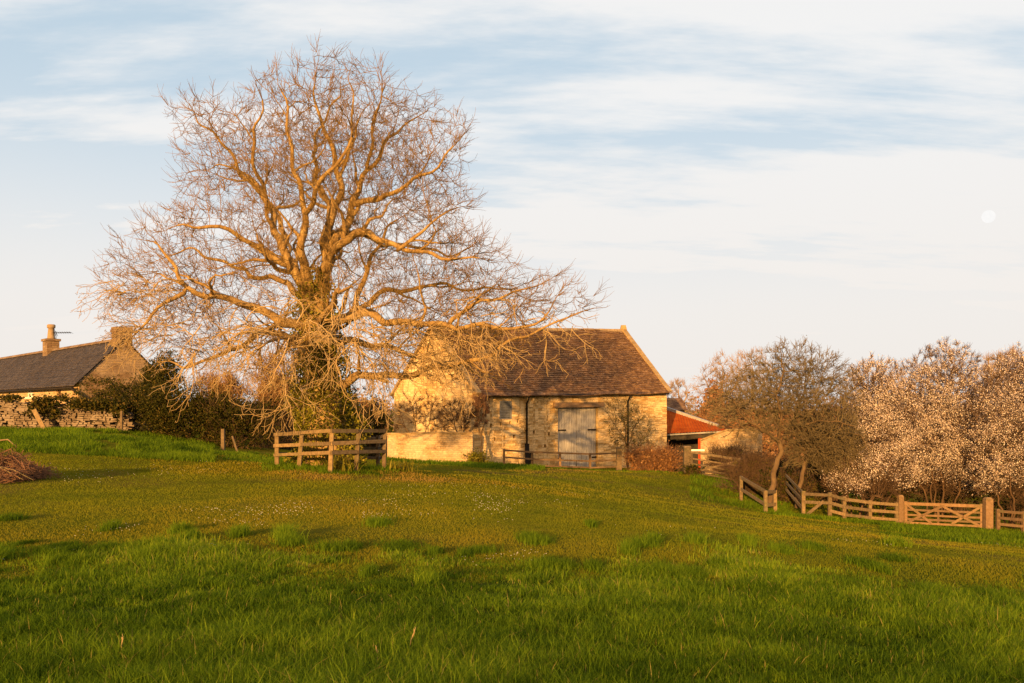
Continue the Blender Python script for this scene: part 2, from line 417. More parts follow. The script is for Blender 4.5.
# the field: worn turf between green and brown
m, nt, b = new_mat('field_turf')
t_ = nn(nt, 'ShaderNodeTexCoord')
na = noise(nt, t_.outputs['Object'], 0.16, 6, 0.6, 0.4)
nb = noise(nt, t_.outputs['Object'], 2.2, 6, 0.7)
nc = noise(nt, t_.outputs['Object'], 14.0, 4, 0.7)
c1_ = ramp_node(nt, nb.outputs['Fac'], [(0.3, (0.07, 0.09, 0.005)), (0.55, (0.13, 0.13, 0.009)), (0.75, (0.18, 0.14, 0.016))])
c2_ = ramp_node(nt, nb.outputs['Fac'], [(0.3, (0.10, 0.065, 0.018)), (0.7, (0.17, 0.10, 0.04))])
base = mixc(nt, maprange(nt, na.outputs['Fac'], 0.5, 0.7, 0.05, 0.8), c1_, c2_)
base = mixc(nt, 0.5, base, ramp_node(nt, nc.outputs['Fac'], [(0.3, (0.45, 0.45, 0.4)), (0.7, (1, 1, 1))]), 'MULTIPLY')
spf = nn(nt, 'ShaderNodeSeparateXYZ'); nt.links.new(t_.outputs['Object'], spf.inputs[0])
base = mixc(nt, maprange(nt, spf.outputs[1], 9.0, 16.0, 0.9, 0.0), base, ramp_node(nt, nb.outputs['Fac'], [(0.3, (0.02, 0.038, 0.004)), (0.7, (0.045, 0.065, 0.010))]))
nt.links.new(base, b.inputs['Base Color']); b.inputs['Specular IOR Level'].default_value = 0.0
bump(nt, b, nc.outputs['Fac'], 0.8, 0.04)
M['field'] = m

# ------------------------------------------------------------------ terrain
CP = []
def cp(px, py, Y): v = P(px, py, Y); CP.append(tuple(v))
for a in [(512, 683, 5.4), (0, 683, 5.25), (1024, 683, 5.8), (512, 566, 10), (0, 556, 10), (1024, 590, 10),
          (512, 517, 16), (0, 500, 16), (1024, 556, 16), (250, 506, 16), (780, 535, 16),
          (332, 476, 26), (512, 489, 26), (1024, 545, 28), (800, 526, 26), (900, 538, 27),
          (276, 467, 29), (385, 469, 28.5), (480, 464, 55), (560, 468, 57), (667, 470, 63), (390, 460, 57), (687, 473, 52), (619, 472, 55),
          (512, 476, 40), (600, 482, 40), (430, 470, 40), (690, 492, 42),
          (740, 505, 42), (765, 514, 38), (803, 517, 38), (844, 520, 39.5), (870, 522, 40), (900, 525, 41), (988, 530, 38), (1024, 532, 38),
          (0, 431, 42), (120, 431, 42.5), (0, 441, 34), (110, 440, 36), (30, 483, 20), (205, 449, 41), (130, 456, 31), (60, 468, 25), (250, 462, 34), (300, 455, 44), (0, 466, 24)]:
    cp(*a)
CP += [(0, 0, -1.62), (-6, 0, -1.5), (6, 0, -1.95), (-20, -30, -1.0), (20, -30, -2.6), (0, -30, -1.6), (-30, 60, -0.8), (-45, 75, -0.4),
       (-25, 52, -0.9), (5, 80, -5), (30, 70, -7), (60, 60, -9.5), (40, 30, -8), (0, 150, -8), (-100, 150, -2), (100, 150, -14), (-60, 30, 1.0), (-40, 0, 0.3), (40, 0, -6)]
CP = np.array(CP, dtype=float)
def tps_u(r2): return 0.5 * r2 * np.log(r2 + 1e-9)
_n = len(CP)
_K = tps_u(((CP[:, None, :2] - CP[None, :, :2]) ** 2).sum(-1)) + np.eye(_n) * 6.0
_Q = np.c_[np.ones(_n), CP[:, :2]]
_A = np.zeros((_n + 3, _n + 3)); _A[:_n, :_n] = _K; _A[:_n, _n:] = _Q; _A[_n:, :_n] = _Q.T
_w = np.linalg.solve(_A, np.r_[CP[:, 2], 0, 0, 0])
def hz(X, Y):
    X = np.atleast_1d(np.asarray(X, float)); Y = np.atleast_1d(np.asarray(Y, float))
    xc = np.clip(X, -110, 110); yc = np.clip(Y, -35, 160)
    out = np.empty(len(X))
    for s in range(0, len(X), 20000):
        xx, yy = xc[s:s + 20000], yc[s:s + 20000]
        r2 = (xx[:, None] - CP[None, :, 0]) ** 2 + (yy[:, None] - CP[None, :, 1]) ** 2
        out[s:s + 20000] = tps_u(r2) @ _w[:_n] + _w[_n] + _w[_n + 1] * xx + _w[_n + 2] * yy
    # a little unevenness
    near = np.exp(-np.hypot(X, Y - 20) / 60)
    out += near * (0.035 * np.sin(X * 1.3 + 0.7 * np.sin(Y * 0.9)) * np.sin(Y * 1.1 + 1.0) + 0.05 * np.sin(X * 0.43 + 2) * np.sin(Y * 0.37))
    far = np.clip((np.hypot(X, Y) - 160) / 600, 0, 1)
    return out * (1 - far) + (-14) * far
def gz(x, y): return float(hz(x, y)[0])
def ground(px, Y, dz=0.0):
    x = wx(px, Y); return Vector((x, Y, gz(x, Y) + dz))

def warp(n, a, b):
    s = np.linspace(-1, 1, n)
    return np.sign(s) * (a * np.abs(s) + b * np.abs(s) ** 9)
gx = warp(361, 95, 5000)
gy = 30 + warp(361, 80, 5000)
GX, GY = np.meshgrid(gx, gy)
V = np.c_[GX.ravel(), GY.ravel(), hz(GX.ravel(), GY.ravel())]
n = len(gx); m_ = len(gy)
ii = (np.arange(m_ - 1)[:, None] * n + np.arange(n - 1)[None, :]).ravel()
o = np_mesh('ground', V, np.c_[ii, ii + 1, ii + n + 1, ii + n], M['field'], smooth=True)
tag(o, kind='structure')

# ------------------------------------------------------------------ grass
def blades(name, X, Y, Hh, Wd, var, mat, lean=0.6, segs=2, zoff=0.0, parent=None):
    N = len(X)
    Z = hz(X, Y) + zoff
    a = G.uniform(0, 2 * np.pi, N)
    fx, fy = np.cos(a), np.sin(a)
    la = G.uniform(0, 2 * np.pi, N); lm = np.abs(G.normal(0, lean, N)) * Hh
    lx, ly = np.cos(la) * lm, np.sin(la) * lm
    vs = []
    for k in range(segs):
        t = k / segs
        w = Wd * (1 - 0.55 * t) * 0.5
        cx, cy, cz = X + lx * t ** 2, Y + ly * t ** 2, Z + Hh * t * (1 - 0.12 * t)
        vs.append(np.c_[cx - fx * w, cy - fy * w, cz]); vs.append(np.c_[cx + fx * w, cy + fy * w, cz])
    vs.append(np.c_[X + lx, Y + ly, Z + Hh * 0.88])
    nv = 2 * segs + 1
    V = np.stack(vs, 1).reshape(-1, 3)
    b = np.arange(N)[:, None] * nv
    tris = []
    for k in range(segs - 1):
        q = 2 * k
        tris += [[q, q + 1, q + 3], [q, q + 3, q + 2]]
    q = 2 * (segs - 1); tris.append([q, q + 1, q + 2])
    Fc = (b[:, None, :] + np.array(tris)[None]).reshape(-1, 3)
    c = np.repeat(var, nv)
    col = np.c_[c, c, c]
    return np_mesh(name, V, Fc, mat, parent=parent, col=col)

def vnoise(x, y, seed=0):
    r = np.random.default_rng(seed); o = np.zeros_like(x)
    for k in range(7):
        a, b, p = r.normal(0, 1, 2), r.uniform(0, 6.28), r.uniform(0, 6.28)
        o += np.sin(a[0] * x + a[1] * y + b + 1.3 * np.sin(0.7 * a[1] * x - 0.6 * a[0] * y + p))
    return o / 3.2
# foreground: long tufted grass, density even on screen
def edge_y(px):                      # image row at which the long grass ends
    return 556 + 0.028 * (px - 400) + 7 * np.sin(px * 0.021 + 1) + 5 * np.sin(px * 0.057)
N = 560000
py = G.uniform(540, 760, N); px = G.uniform(-60, 1084, N)
Yq = 1.62 * F / (py - HZ + 8 - 0.02 * (px - 512))
Yq = np.clip(Yq, 3.6, 17)
for _ in range(4):                   # land on the real ground
    Yq = np.clip(0.5 * Yq + 0.5 * (-hz(wx(px, Yq), Yq) * F / (py - HZ)), 3.2, 22)
Xq = wx(px, Yq)
K = 7500
ti = G.integers(0, K, N)                         # every blade belongs to a tuft
tsz = np.exp(G.normal(0, .45, K)); hsh = G.random(K)
Xt, Yt, pyt, pxt = Xq[:K], Yq[:K], py[:K], px[:K]
sp_ = 0.050 * np.clip(Yt / 6, .9, 2.0)[ti] * tsz[ti]
Xq = Xt[ti] + G.normal(0, 1, N) * sp_; Yq = Yt[ti] + G.normal(0, 1, N) * sp_
bigT = vnoise(Xt * 0.8, Yt * 0.7, 5); clT = vnoise(Xt * 2.4, Yt * 2.0, 3)
softT = np.clip((pyt - edge_y(pxt) + 9 * clT + 6 * bigT) / 26.0, 0, 1)
keep = (G.random(N) < np.clip(softT * 1.2, 0, 1)[ti]) & (Yq > 2.5)
ti = ti[keep]; Xq, Yq = Xq[keep], Yq[keep]
Hh = (np.clip(0.070 + 0.030 * clT + 0.028 * bigT + 0.10 * (hsh - 0.45), 0.022, 0.22) * tsz ** .4)[ti] * G.uniform(0.55, 1.35, len(Xq)) * (0.45 + 0.55 * softT[ti])
var = np.clip((0.46 + 0.12 * bigT + 0.10 * clT - 0.62 * (hsh - 0.5))[ti] + G.normal(0, 0.12, len(Xq)), 0, 1)
var[G.random(len(var)) < 0.02] = 1.0
Wd = 0.0048 * np.clip(Yq / 6, 1, 2.4) * G.uniform(0.7, 1.3, len(Xq))
o = blades('long_grass', Xq, Yq, Hh, Wd, var, M['grass'], 0.55, 3)
tag(o, 'lush long green grass growing in tufts across the near field', 'grass', kind='stuff')

# the grazed middle of the field
N = 420000
py = G.uniform(455, 600, N); px = G.uniform(-40, 1064, N)
Yq = np.full(N, 25.0)
for _ in range(14):
    Yq = np.clip(0.6 * Yq + 0.4 * (-hz(wx(px, Yq), Yq) * F / np.maximum(py - HZ, 1)), 6, 70)
Xq = wx(px, Yq)
ok = (Yq < 64) & (py < edge_y(px) + 30)
Xq, Yq, px, py = Xq[ok], Yq[ok], px[ok], py[ok]
big = vnoise(Xq * 0.45, Yq * 0.3, 9); sm = vnoise(Xq * 2.0, Yq * 1.2, 12); worn = np.clip((484 + 5 * big - py) / 10, 0, 1) * ((px > 380) & (px < 720) | (px > 150) & (px < 350)) * 0.34
Hh = np.clip(0.028 + 0.010 * sm, 0.012, 0.06) * G.uniform(0.6, 1.4, len(Xq)) * np.clip(Yq / 20, 0.9, 1.7)
var = np.clip(0.40 + 0.22 * big + 0.10 * sm + worn + G.normal(0, 0.06, len(Xq)), 0, 1)
Wd = 0.005 * np.clip(Yq / 9, 1, 4.5)
o = blades('short_turf', Xq, Yq, Hh, Wd, var, M['turf'], 0.8, 2)
tag(o, 'short grazed turf, olive and brown, across the middle of the field', 'turf', kind='stuff')

# longer green grass: the left bank, round the barn foot, the bank by the gate, scattered tussocks
pts = []
def patch(n, px0, px1, Y0, Y1, h, dens_seed=1, soften=True):
    x = G.uniform(0, 1, n); yy = G.uniform(Y0, Y1, n)
    X = wx(px0 + (px1 - px0) * x, yy)
    k = vnoise(X * 1.3, yy * 1.1, dens_seed) > -0.55
    pts.append((X[k], yy[k], np.full(k.sum(), h)))
patch(30000, -40, 215, 30, 43, 0.20, 1)
patch(5000, 215, 300, 33, 42, 0.12, 2)
patch(9000, 385, 545, 47, 56.5, 0.20, 3)
patch(4000, 540, 690, 53, 57, 0.10, 4)
patch(5000, 690, 790, 39, 52, 0.22, 5)
patch(14000, 880, 1064, 27, 38, 0.16, 6)
patch(3500, 770, 900, 36, 40, 0.16, 7)
patch(2500, 262, 400, 26.5, 31, 0.16, 8)
for (fpx, fY) in [(277, 29), (302, 28), (332, 26.3), (358, 27.2), (385, 28.6), (741, 43), (765, 38.6), (775, 39.6), (803, 38.6), (830, 39.2), (844, 39.6), (870, 40.2), (898, 40.7), (925, 40), (945, 39.5), (965, 39), (988, 38.2), (998, 37.6), (504, 53), (532, 53.6), (560, 54.2), (590, 54.8), (619, 55), (687, 52)]:
    k = 260
    pts.append((wx(fpx, fY) + G.normal(0, .30, k), fY - .05 + G.normal(0, .2, k), np.full(k, .12)))
Xq = np.concatenate([p[0] for p in pts]); Yq = np.concatenate([p[1] for p in pts]); Hq = np.concatenate([p[2] for p in pts])
# tussocks on the turf
for (tpx, tpy, tw) in [(290, 545, 14), (330, 550, 20), (350, 549, 12), (400, 548, 26), (540, 569, 16), (720, 568, 12), (240, 555, 8), (150, 560, 12), (45, 553, 14), (100, 552, 9), (480, 553, 18), (862, 590, 12), (990, 600, 12), (640, 575, 18), (190, 540, 8), (760, 590, 16), (930, 596, 10), (10, 520, 10), (110, 530, 8)] + [(rnd.uniform(0, 1024), rnd.gauss(552, 12) + .02 * 0, rnd.uniform(5, 16)) for _ in range(46)]:
    Y = 12.0
    for _ in range(12): Y = 0.5 * Y + 0.5 * (-gz(wx(tpx, Y), Y) * F / (tpy - HZ))
    k = 420
    Xq = np.r_[Xq, wx(tpx, Y) + G.normal(0, tw / F * Y * 0.5, k)]; Yq = np.r_[Yq, Y + G.normal(0, 0.16, k)]; Hq = np.r_[Hq, np.full(k, 0.13)]
sm = vnoise(Xq * 1.6, Yq * 1.3, 21)
Hh = Hq * np.clip(1 + 0.35 * sm, 0.3, 1.8) * G.uniform(0.5, 1.3, len(Xq))
var = np.clip(0.27 + 0.14 * sm + G.normal(0, 0.12, len(Xq)), 0, 1)
o = blades('tussock_grass', Xq, Yq, Hh, 0.006 * np.clip(Yq / 9, 1, 5.0), var, M['grass'], 0.6, 2)
tag(o, 'taller green grass on the banks, at the barn foot and in tussocks', 'grass', kind='stuff')

# daisies
N = 16000
py = np.concatenate([G.normal(520, 28, N // 2), G.uniform(470, 590, N // 2)]); px = G.uniform(-10, 1034, N)
Yq = np.full(N, 20.0)
for _ in range(14): Yq = np.clip(0.6 * Yq + 0.4 * (-hz(wx(px, Yq), Yq) * F / np.maximum(py - HZ, 1)), 6, 60)
Xq = wx(px, Yq)
k = (vnoise(Xq * 0.5, Yq * 0.4, 31) + 0.5 * (px < 620) - 0.25 + 0.6 * vnoise(Xq * 1.7, Yq * 1.5, 33) + G.normal(0, 0.2, N) > 0.75) & (Yq < 34) & (py < edge_y(px) + 15)
Xq, Yq = Xq[k], Yq[k]
Zq = hz(Xq, Yq) + 0.035 + 0.0006 * Yq
ang = np.arange(6) / 6 * 2 * np.pi
rr = 0.0075 * np.clip(Yq / 14, 0.9, 1.2) * G.uniform(0.6, 1.2, len(Xq))
V = np.stack([np.c_[Xq + rr * np.cos(a), Yq + rr * np.sin(a) * 0.8, Zq + rr * np.sin(a) * -0.6] for a in ang], 1).reshape(-1, 3)
Fc = np.arange(len(Xq))[:, None] * 6 + np.arange(6)[None]
o = np_mesh('daisies', V, Fc, M['daisy'], col=np.repeat(G.random(len(Xq)), 6)[:, None] * np.ones(3))
tag(o, 'tiny white daisies scattered over the short turf', 'daisies', kind='stuff')

# ------------------------------------------------------------------ woody plants
def segs_mesh(A, B, ra, rb, k=3):
    """independent tapered prisms A->B"""
    A, B = np.asarray(A, float), np.asarray(B, float)
    d = B - A; L = np.linalg.norm(d, axis=1, keepdims=True); d /= np.maximum(L, 1e-9)
    ref = np.where(np.abs(d[:, 2:3]) < 0.9, np.array([[0, 0, 1.0]]), np.array([[1.0, 0, 0]]))
    u = np.cross(d, ref); u /= np.linalg.norm(u, axis=1, keepdims=True); v = np.cross(d, u)
    rings = []
    for C, r in ((A, ra), (B, rb)):
        for q in range(k):
            a = 2 * math.pi * q / k
            rings.append(C + (u * math.cos(a) + v * math.sin(a)) * np.asarray(r).reshape(-1, 1))
    V = np.stack(rings, 1).reshape(-1, 3)
    b = np.arange(len(A))[:, None] * (2 * k)
    q = np.array([[i, (i + 1) % k, k + (i + 1) % k, k + i] for i in range(k)])
    return V, (b[:, None, :] + q[None]).reshape(-1, 4)

def colonize(P0, par0, A, di, dk, step, iters=140, trop=(0, 0, 0), jit=0.25, g=None, maxch=3):
    g = g or G
    Pn = [np.array(P0, float)]; par = list(par0)
    allP = np.array(P0, float)
    A = np.array(A, float)
    nd = np.full(len(A), 1e9); ni = np.zeros(len(A), int)
    nch = np.zeros(len(allP), int)
    for i, p in enumerate(par0):
        if p >= 0: nch[p] += 1
    new = allP; base = 0
    trop = np.array(trop)
    for it in range(iters):
        a2 = (A ** 2).sum(1)
        for s in range(0, len(new), 400):
            nw = new[s:s + 400]
            d2 = a2[:, None] + (nw ** 2).sum(1)[None] - 2 * A @ nw.T
            j = d2.argmin(1); dm = d2[np.arange(len(A)), j]
            bt = dm < nd; nd[bt] = dm[bt]; ni[bt] = base + s + j[bt]
        alive = nd > dk * dk
        A, nd, ni = A[alive], nd[alive], ni[alive]
        act = nd < di * di
        if not act.any(): break
        idx = ni[act]
        dv = A[act] - allP[idx]; dv /= np.linalg.norm(dv, axis=1, keepdims=True)
        acc = np.zeros((len(allP), 3)); np.add.at(acc, idx, dv)
        src = np.unique(idx)
        src = src[nch[src] < maxch]
        if len(src) == 0: break
        dd = acc[src]; dd /= np.maximum(np.linalg.norm(dd, axis=1, keepdims=True), 1e-6)
        dd = dd + g.normal(0, jit, dd.shape) + trop
        dd /= np.linalg.norm(dd, axis=1, keepdims=True)
        new = allP[src] + dd * step
        nch[src] += 1
        base = len(allP)
        allP = np.vstack([allP, new]); nch = np.r_[nch, np.zeros(len(new), int)]
        par += list(src)
        if len(allP) > 60000: break
    return allP, np.array(par)

def poly_chain(pts, rads, step):
    out, rr = [], []
    for i in range(len(pts) - 1):
        a, b = pts[i], pts[i + 1]; n = max(1, int((b - a).length / step))
        for k in range(n):
            t = k / n; out.append(a.lerp(b, t)); rr.append(rads[i] * (1 - t) + rads[i + 1] * t)
    out.append(pts[-1]); rr.append(rads[-1])
    # soften the corners
    for _ in range(3):
        q = [out[0]] + [(out[i - 1] + out[i] * 2 + out[i + 1]) / 4 for i in range(1, len(out) - 1)] + [out[-1]]
        out = q
    return out, rr

class Skeleton:
    def __init__(s, step): s.P = []; s.par = []; s.R = []; s.step = step
    def spawn(s, g, per, keep, up=.25, L0=3.2, r_min=.011, cen=None, depth=2, share=.60):
        """crooked side limbs off the ones laid out so far"""
        lo = 0; hi = len(s.P)
        for level in range(depth):
            cand = [i for i in range(lo, hi) if .02 < s.R[i] < .24 and s.par[i] >= 0]
            g.shuffle(cand)
            lo = len(s.P)
            for i in cand[:int(len(cand) * per / (1 + .4 * level))]:
                p = Vector(s.P[i]); tan = (p - Vector(s.P[s.par[i]])).normalized()
                d = tan * .7 + Vector(g.normal(0, .75, 3)) + Vector((0, 0, up))
                if cen is not None: d += (p - cen).normalized() * .45
                d.normalize()
                L = L0 * g.uniform(.45, 1.1) * (.6 ** level) * min(1.0, .45 + s.R[i] * 6); n = max(4, int(L / s.step)); r = min(.10, s.R[i] * share); prev = i
                for k in range(n):
                    d = (d + Vector(g.normal(0, .24, 3)) + Vector((0, 0, .035))).normalized()
                    p = p + d * s.step
                    if keep is not None and not keep(p): break
                    s.P.append(p.copy()); s.par.append(prev); s.R.append(max(r_min, r * (1 - .85 * (k + 1) / n))); prev = len(s.P) - 1
            hi = len(s.P)
    def limb(s, pts, rads, wob=0.0):
        pts, rads = poly_chain([Vector(p) for p in pts], rads, s.step)
        if s.P:
            d = [(Vector(q) - pts[0]).length - 0.0 for q in s.P]
            j = int(np.argmin(d)); prev = j
            if d[j] < s.step * 0.5: pts, rads = pts[1:], rads[1:]
        else: prev = -1
        ph = rnd.uniform(0, 6)
        for i, (p, r) in enumerate(zip(pts, rads)):
            if wob:
                w2 = wob * min(1, i / 4)
                p = p + Vector((math.sin(i * 0.55 + ph) + .7 * math.sin(i * 1.23 + 4 * ph), math.sin(i * 0.43 + 2 * ph) + .6 * math.sin(i * 1.4 + ph), math.sin(i * 0.61 + ph * 3) + .7 * math.sin(i * 1.1 + 5 * ph))) * w2
            s.P.append(p); s.par.append(prev); s.R.append(r); prev = len(s.P) - 1

def grow(skel, A, di, dk, step, rt=0.008, e=2.25, g=None, trop=(0, 0, 0.05), jit=0.25, iters=140):
    n0 = len(skel.P)
    Pn, par = colonize(np.array([tuple(p) for p in skel.P]), skel.par, A, di, dk, step, iters, trop, jit, g)
    n = len(Pn)
    rad = np.zeros(n); acc = np.zeros(n)
    for i in range(n - 1, -1, -1):
        if acc[i] == 0: acc[i] = rt ** e
        rad[i] = acc[i] ** (1 / e)
        if par[i] >= 0: acc[par[i]] += acc[i]
    rad[:n0] = np.maximum(np.array(skel.R), np.minimum(rad[:n0], np.array(skel.R) * 1.06)); print('max pipe', rad[:n0].max())
    # never thicker than what carries it
    for i in range(n0, n):
        rad[i] = min(rad[i], rad[par[i]] * 0.92)
    # smooth
    kids = np.bincount(par[par >= 0], minlength=n)
    for _ in range(2):
        mid = Pn.copy(); cnt = np.ones(n)
        ch_sum = np.zeros((n, 3)); np.add.at(ch_sum, par[par >= 0], Pn[par >= 0])
        k = (np.arange(n) >= n0) & (kids > 0)
        mid[k] = 0.5 * Pn[k] + 0.25 * Pn[par[k]] + 0.25 * ch_sum[k] / kids[k][:, None]
        Pn = mid
    return Pn, par, rad, kids, n0

def chain_tubes(mb, Pn, par, rad, kids, thr, k=8, lump=0.03):
    """thick wood as continuous tubes"""
    n = len(Pn)
    ch = {}
    for i in range(n):
        if par[i] >= 0 and rad[i] >= thr: ch.setdefault(par[i], []).append(i)
    used = set()
    starts = [i for i in range(n) if par[i] < 0]
    stack = [(s, None) for s in starts]
    while stack:
        i, frm = stack.pop()
        pts, rr = [], []
        if frm is not None:
            pts.append(Vector(Pn[frm])); rr.append(min(rad[i] * 1.12, rad[frm] * 0.95))
        cur = i
        while True:
            pts.append(Vector(Pn[cur])); rr.append(rad[cur])
            c = sorted(ch.get(cur, []), key=lambda q: -rad[q])
            if not c: break
            for o_ in c[1:]: stack.append((o_, cur))
            cur = c[0]
        if len(pts) >= 2:
            kk = 10 if max(rr) > 0.15 else (7 if max(rr) > 0.06 else 5)
            mb.tube(pts, rr, kk, lump=lump * (2.2 if kk > 5 else 1.2))

def add_twigs(Pn, par, rad, kids, n, length, g, up=0.35, rmax=0.03, r0=0.007, spread=0.8, out=None):
    """fine twigs off thin wood: two bent segments each"""
    cand = np.where((rad < rmax) & (par >= 0))[0]
    pr = np.where(kids[cand] == 0, 3.0, 1.0); pr /= pr.sum()
    i = g.choice(cand, n, p=pr)
    d = Pn[i] - Pn[par[i]]; d /= np.maximum(np.linalg.norm(d, axis=1, keepdims=True), 1e-6)
    d = d + g.normal(0, spread, d.shape) * 0.7 + np.array([0, 0, up]) * 0.5
    if out is not None:
        o_ = Pn[i] - out; d += 0.5 * o_ / np.linalg.norm(o_, axis=1, keepdims=True)
    d /= np.linalg.norm(d, axis=1, keepdims=True)
    L = length * g.uniform(0.4, 1.2, n)[:, None]
    def turn(d, amt, lift):
        d2 = d + g.normal(0, amt, d.shape) + np.array([0, 0, lift]); return d2 / np.linalg.norm(d2, axis=1, keepdims=True)
    bend = g.normal(0, .35, d.shape)
    a = Pn[i]; b = a + d * L * 0.38
    d2 = turn(d + bend, .12, up); c = b + d2 * L * 0.34
    d3 = turn(d2 + bend, .12, up); e_ = c + d3 * L * 0.28
    f = b + turn(d, .55, up * .5) * L * 0.42          # a side shoot
    A = np.vstack([a, b, c, b]); B = np.vstack([b, c, e_, f])
    r = np.full(n, r0)
    return A, B, np.r_[r, r * .85, r * .65, r * .7], np.r_[r * .85, r * .65, r * .4, r * .4], e_

def thin_wood(Pn, par, rad, thr):
    k = (par >= 0) & (rad < thr)
    j = par[k]
    return Pn[j], Pn[k], np.minimum(rad[j], rad[k] * 1.15), rad[k]

def leaf_mesh(name, C, size, mat, parent, g, var=None, flat=0.0, aspect=0.6):
    """small pointed leaves (kite shaped quads) at the points C"""
    n = len(C)
    a = g.normal(0, 1, (n, 3)); a[:, 2] *= (1 - flat); a /= np.linalg.norm(a, axis=1, keepdims=True)
    b = np.cross(a, g.normal(0, 1, (n, 3))); b /= np.linalg.norm(b, axis=1, keepdims=True)
    s = (np.asarray(size) * g.uniform(0.6, 1.3, n))[:, None]
    nrm = np.cross(a, b)
    V = np.stack([C - a * s * 0.5, C + b * s * 0.5 * aspect + nrm * s * 0.08, C + a * s * 0.5, C - b * s * 0.5 * aspect + nrm * s * 0.08], 1).reshape(-1, 3)
    Fc = np.arange(n)[:, None] * 4 + np.arange(4)[None]
    if var is None: var = g.random(n)
    return np_mesh(name, V, Fc, mat, parent, col=np.repeat(var, 4)[:, None] * np.ones(3))

def in_poly(x, y, poly):
    c = np.zeros(len(x), bool); n = len(poly)
    for i in range(n):
        x1, y1 = poly[i]; x2, y2 = poly[(i + 1) % n]
        k = ((y1 > y) != (y2 > y)) & (x < (x2 - x1) * (y - y1) / (y2 - y1 + 1e-12) + x1)
        c ^= k
    return c
def poly_dist(x, y, poly):
    d = np.full(len(x), 1e9); n = len(poly)
    for i in range(n):
        x1, y1 = poly[i]; x2, y2 = poly[(i + 1) % n]
        dx, dy = x2 - x1, y2 - y1
        t = np.clip(((x - x1) * dx + (y - y1) * dy) / (dx * dx + dy * dy), 0, 1)
        d = np.minimum(d, np.hypot(x - x1 - t * dx, y - y1 - t * dy))
    return d
def crown_points(n, poly, Y0, dmax, dk, g, edge=1.0):
    """points filling a crown of the given outline, as deep as it is broad"""
    xs = [p[0] for p in poly]; ys = [p[1] for p in poly]
    out = []; tot = 0
    while tot < n:
        m = n * 3
        x = g.uniform(min(xs), max(xs), m); y = g.uniform(min(ys), max(ys), m)
        k = in_poly(x, y, poly); x, y = x[k], y[k]
        d = poly_dist(x, y, poly) / F * Y0
        dep = dmax * (1 - np.exp(-d * dk / dmax))
        u = g.uniform(-1, 1, len(x))
        # weight by depth so the volume is evenly filled
        k = g.random(len(x)) < dep / dmax
        x, y, dep, u = x[k], y[k], dep[k], u[k]
        Yd = Y0 + u * dep
        sc = np.minimum(1.0, Yd / Y0)
        X = (x - CX) / F * Y0 * sc; Z = (HZ - y) / F * Y0 * sc
        out.append(np.c_[X, Yd, Z]); tot += len(x)
    return np.vstack(out)[:n]

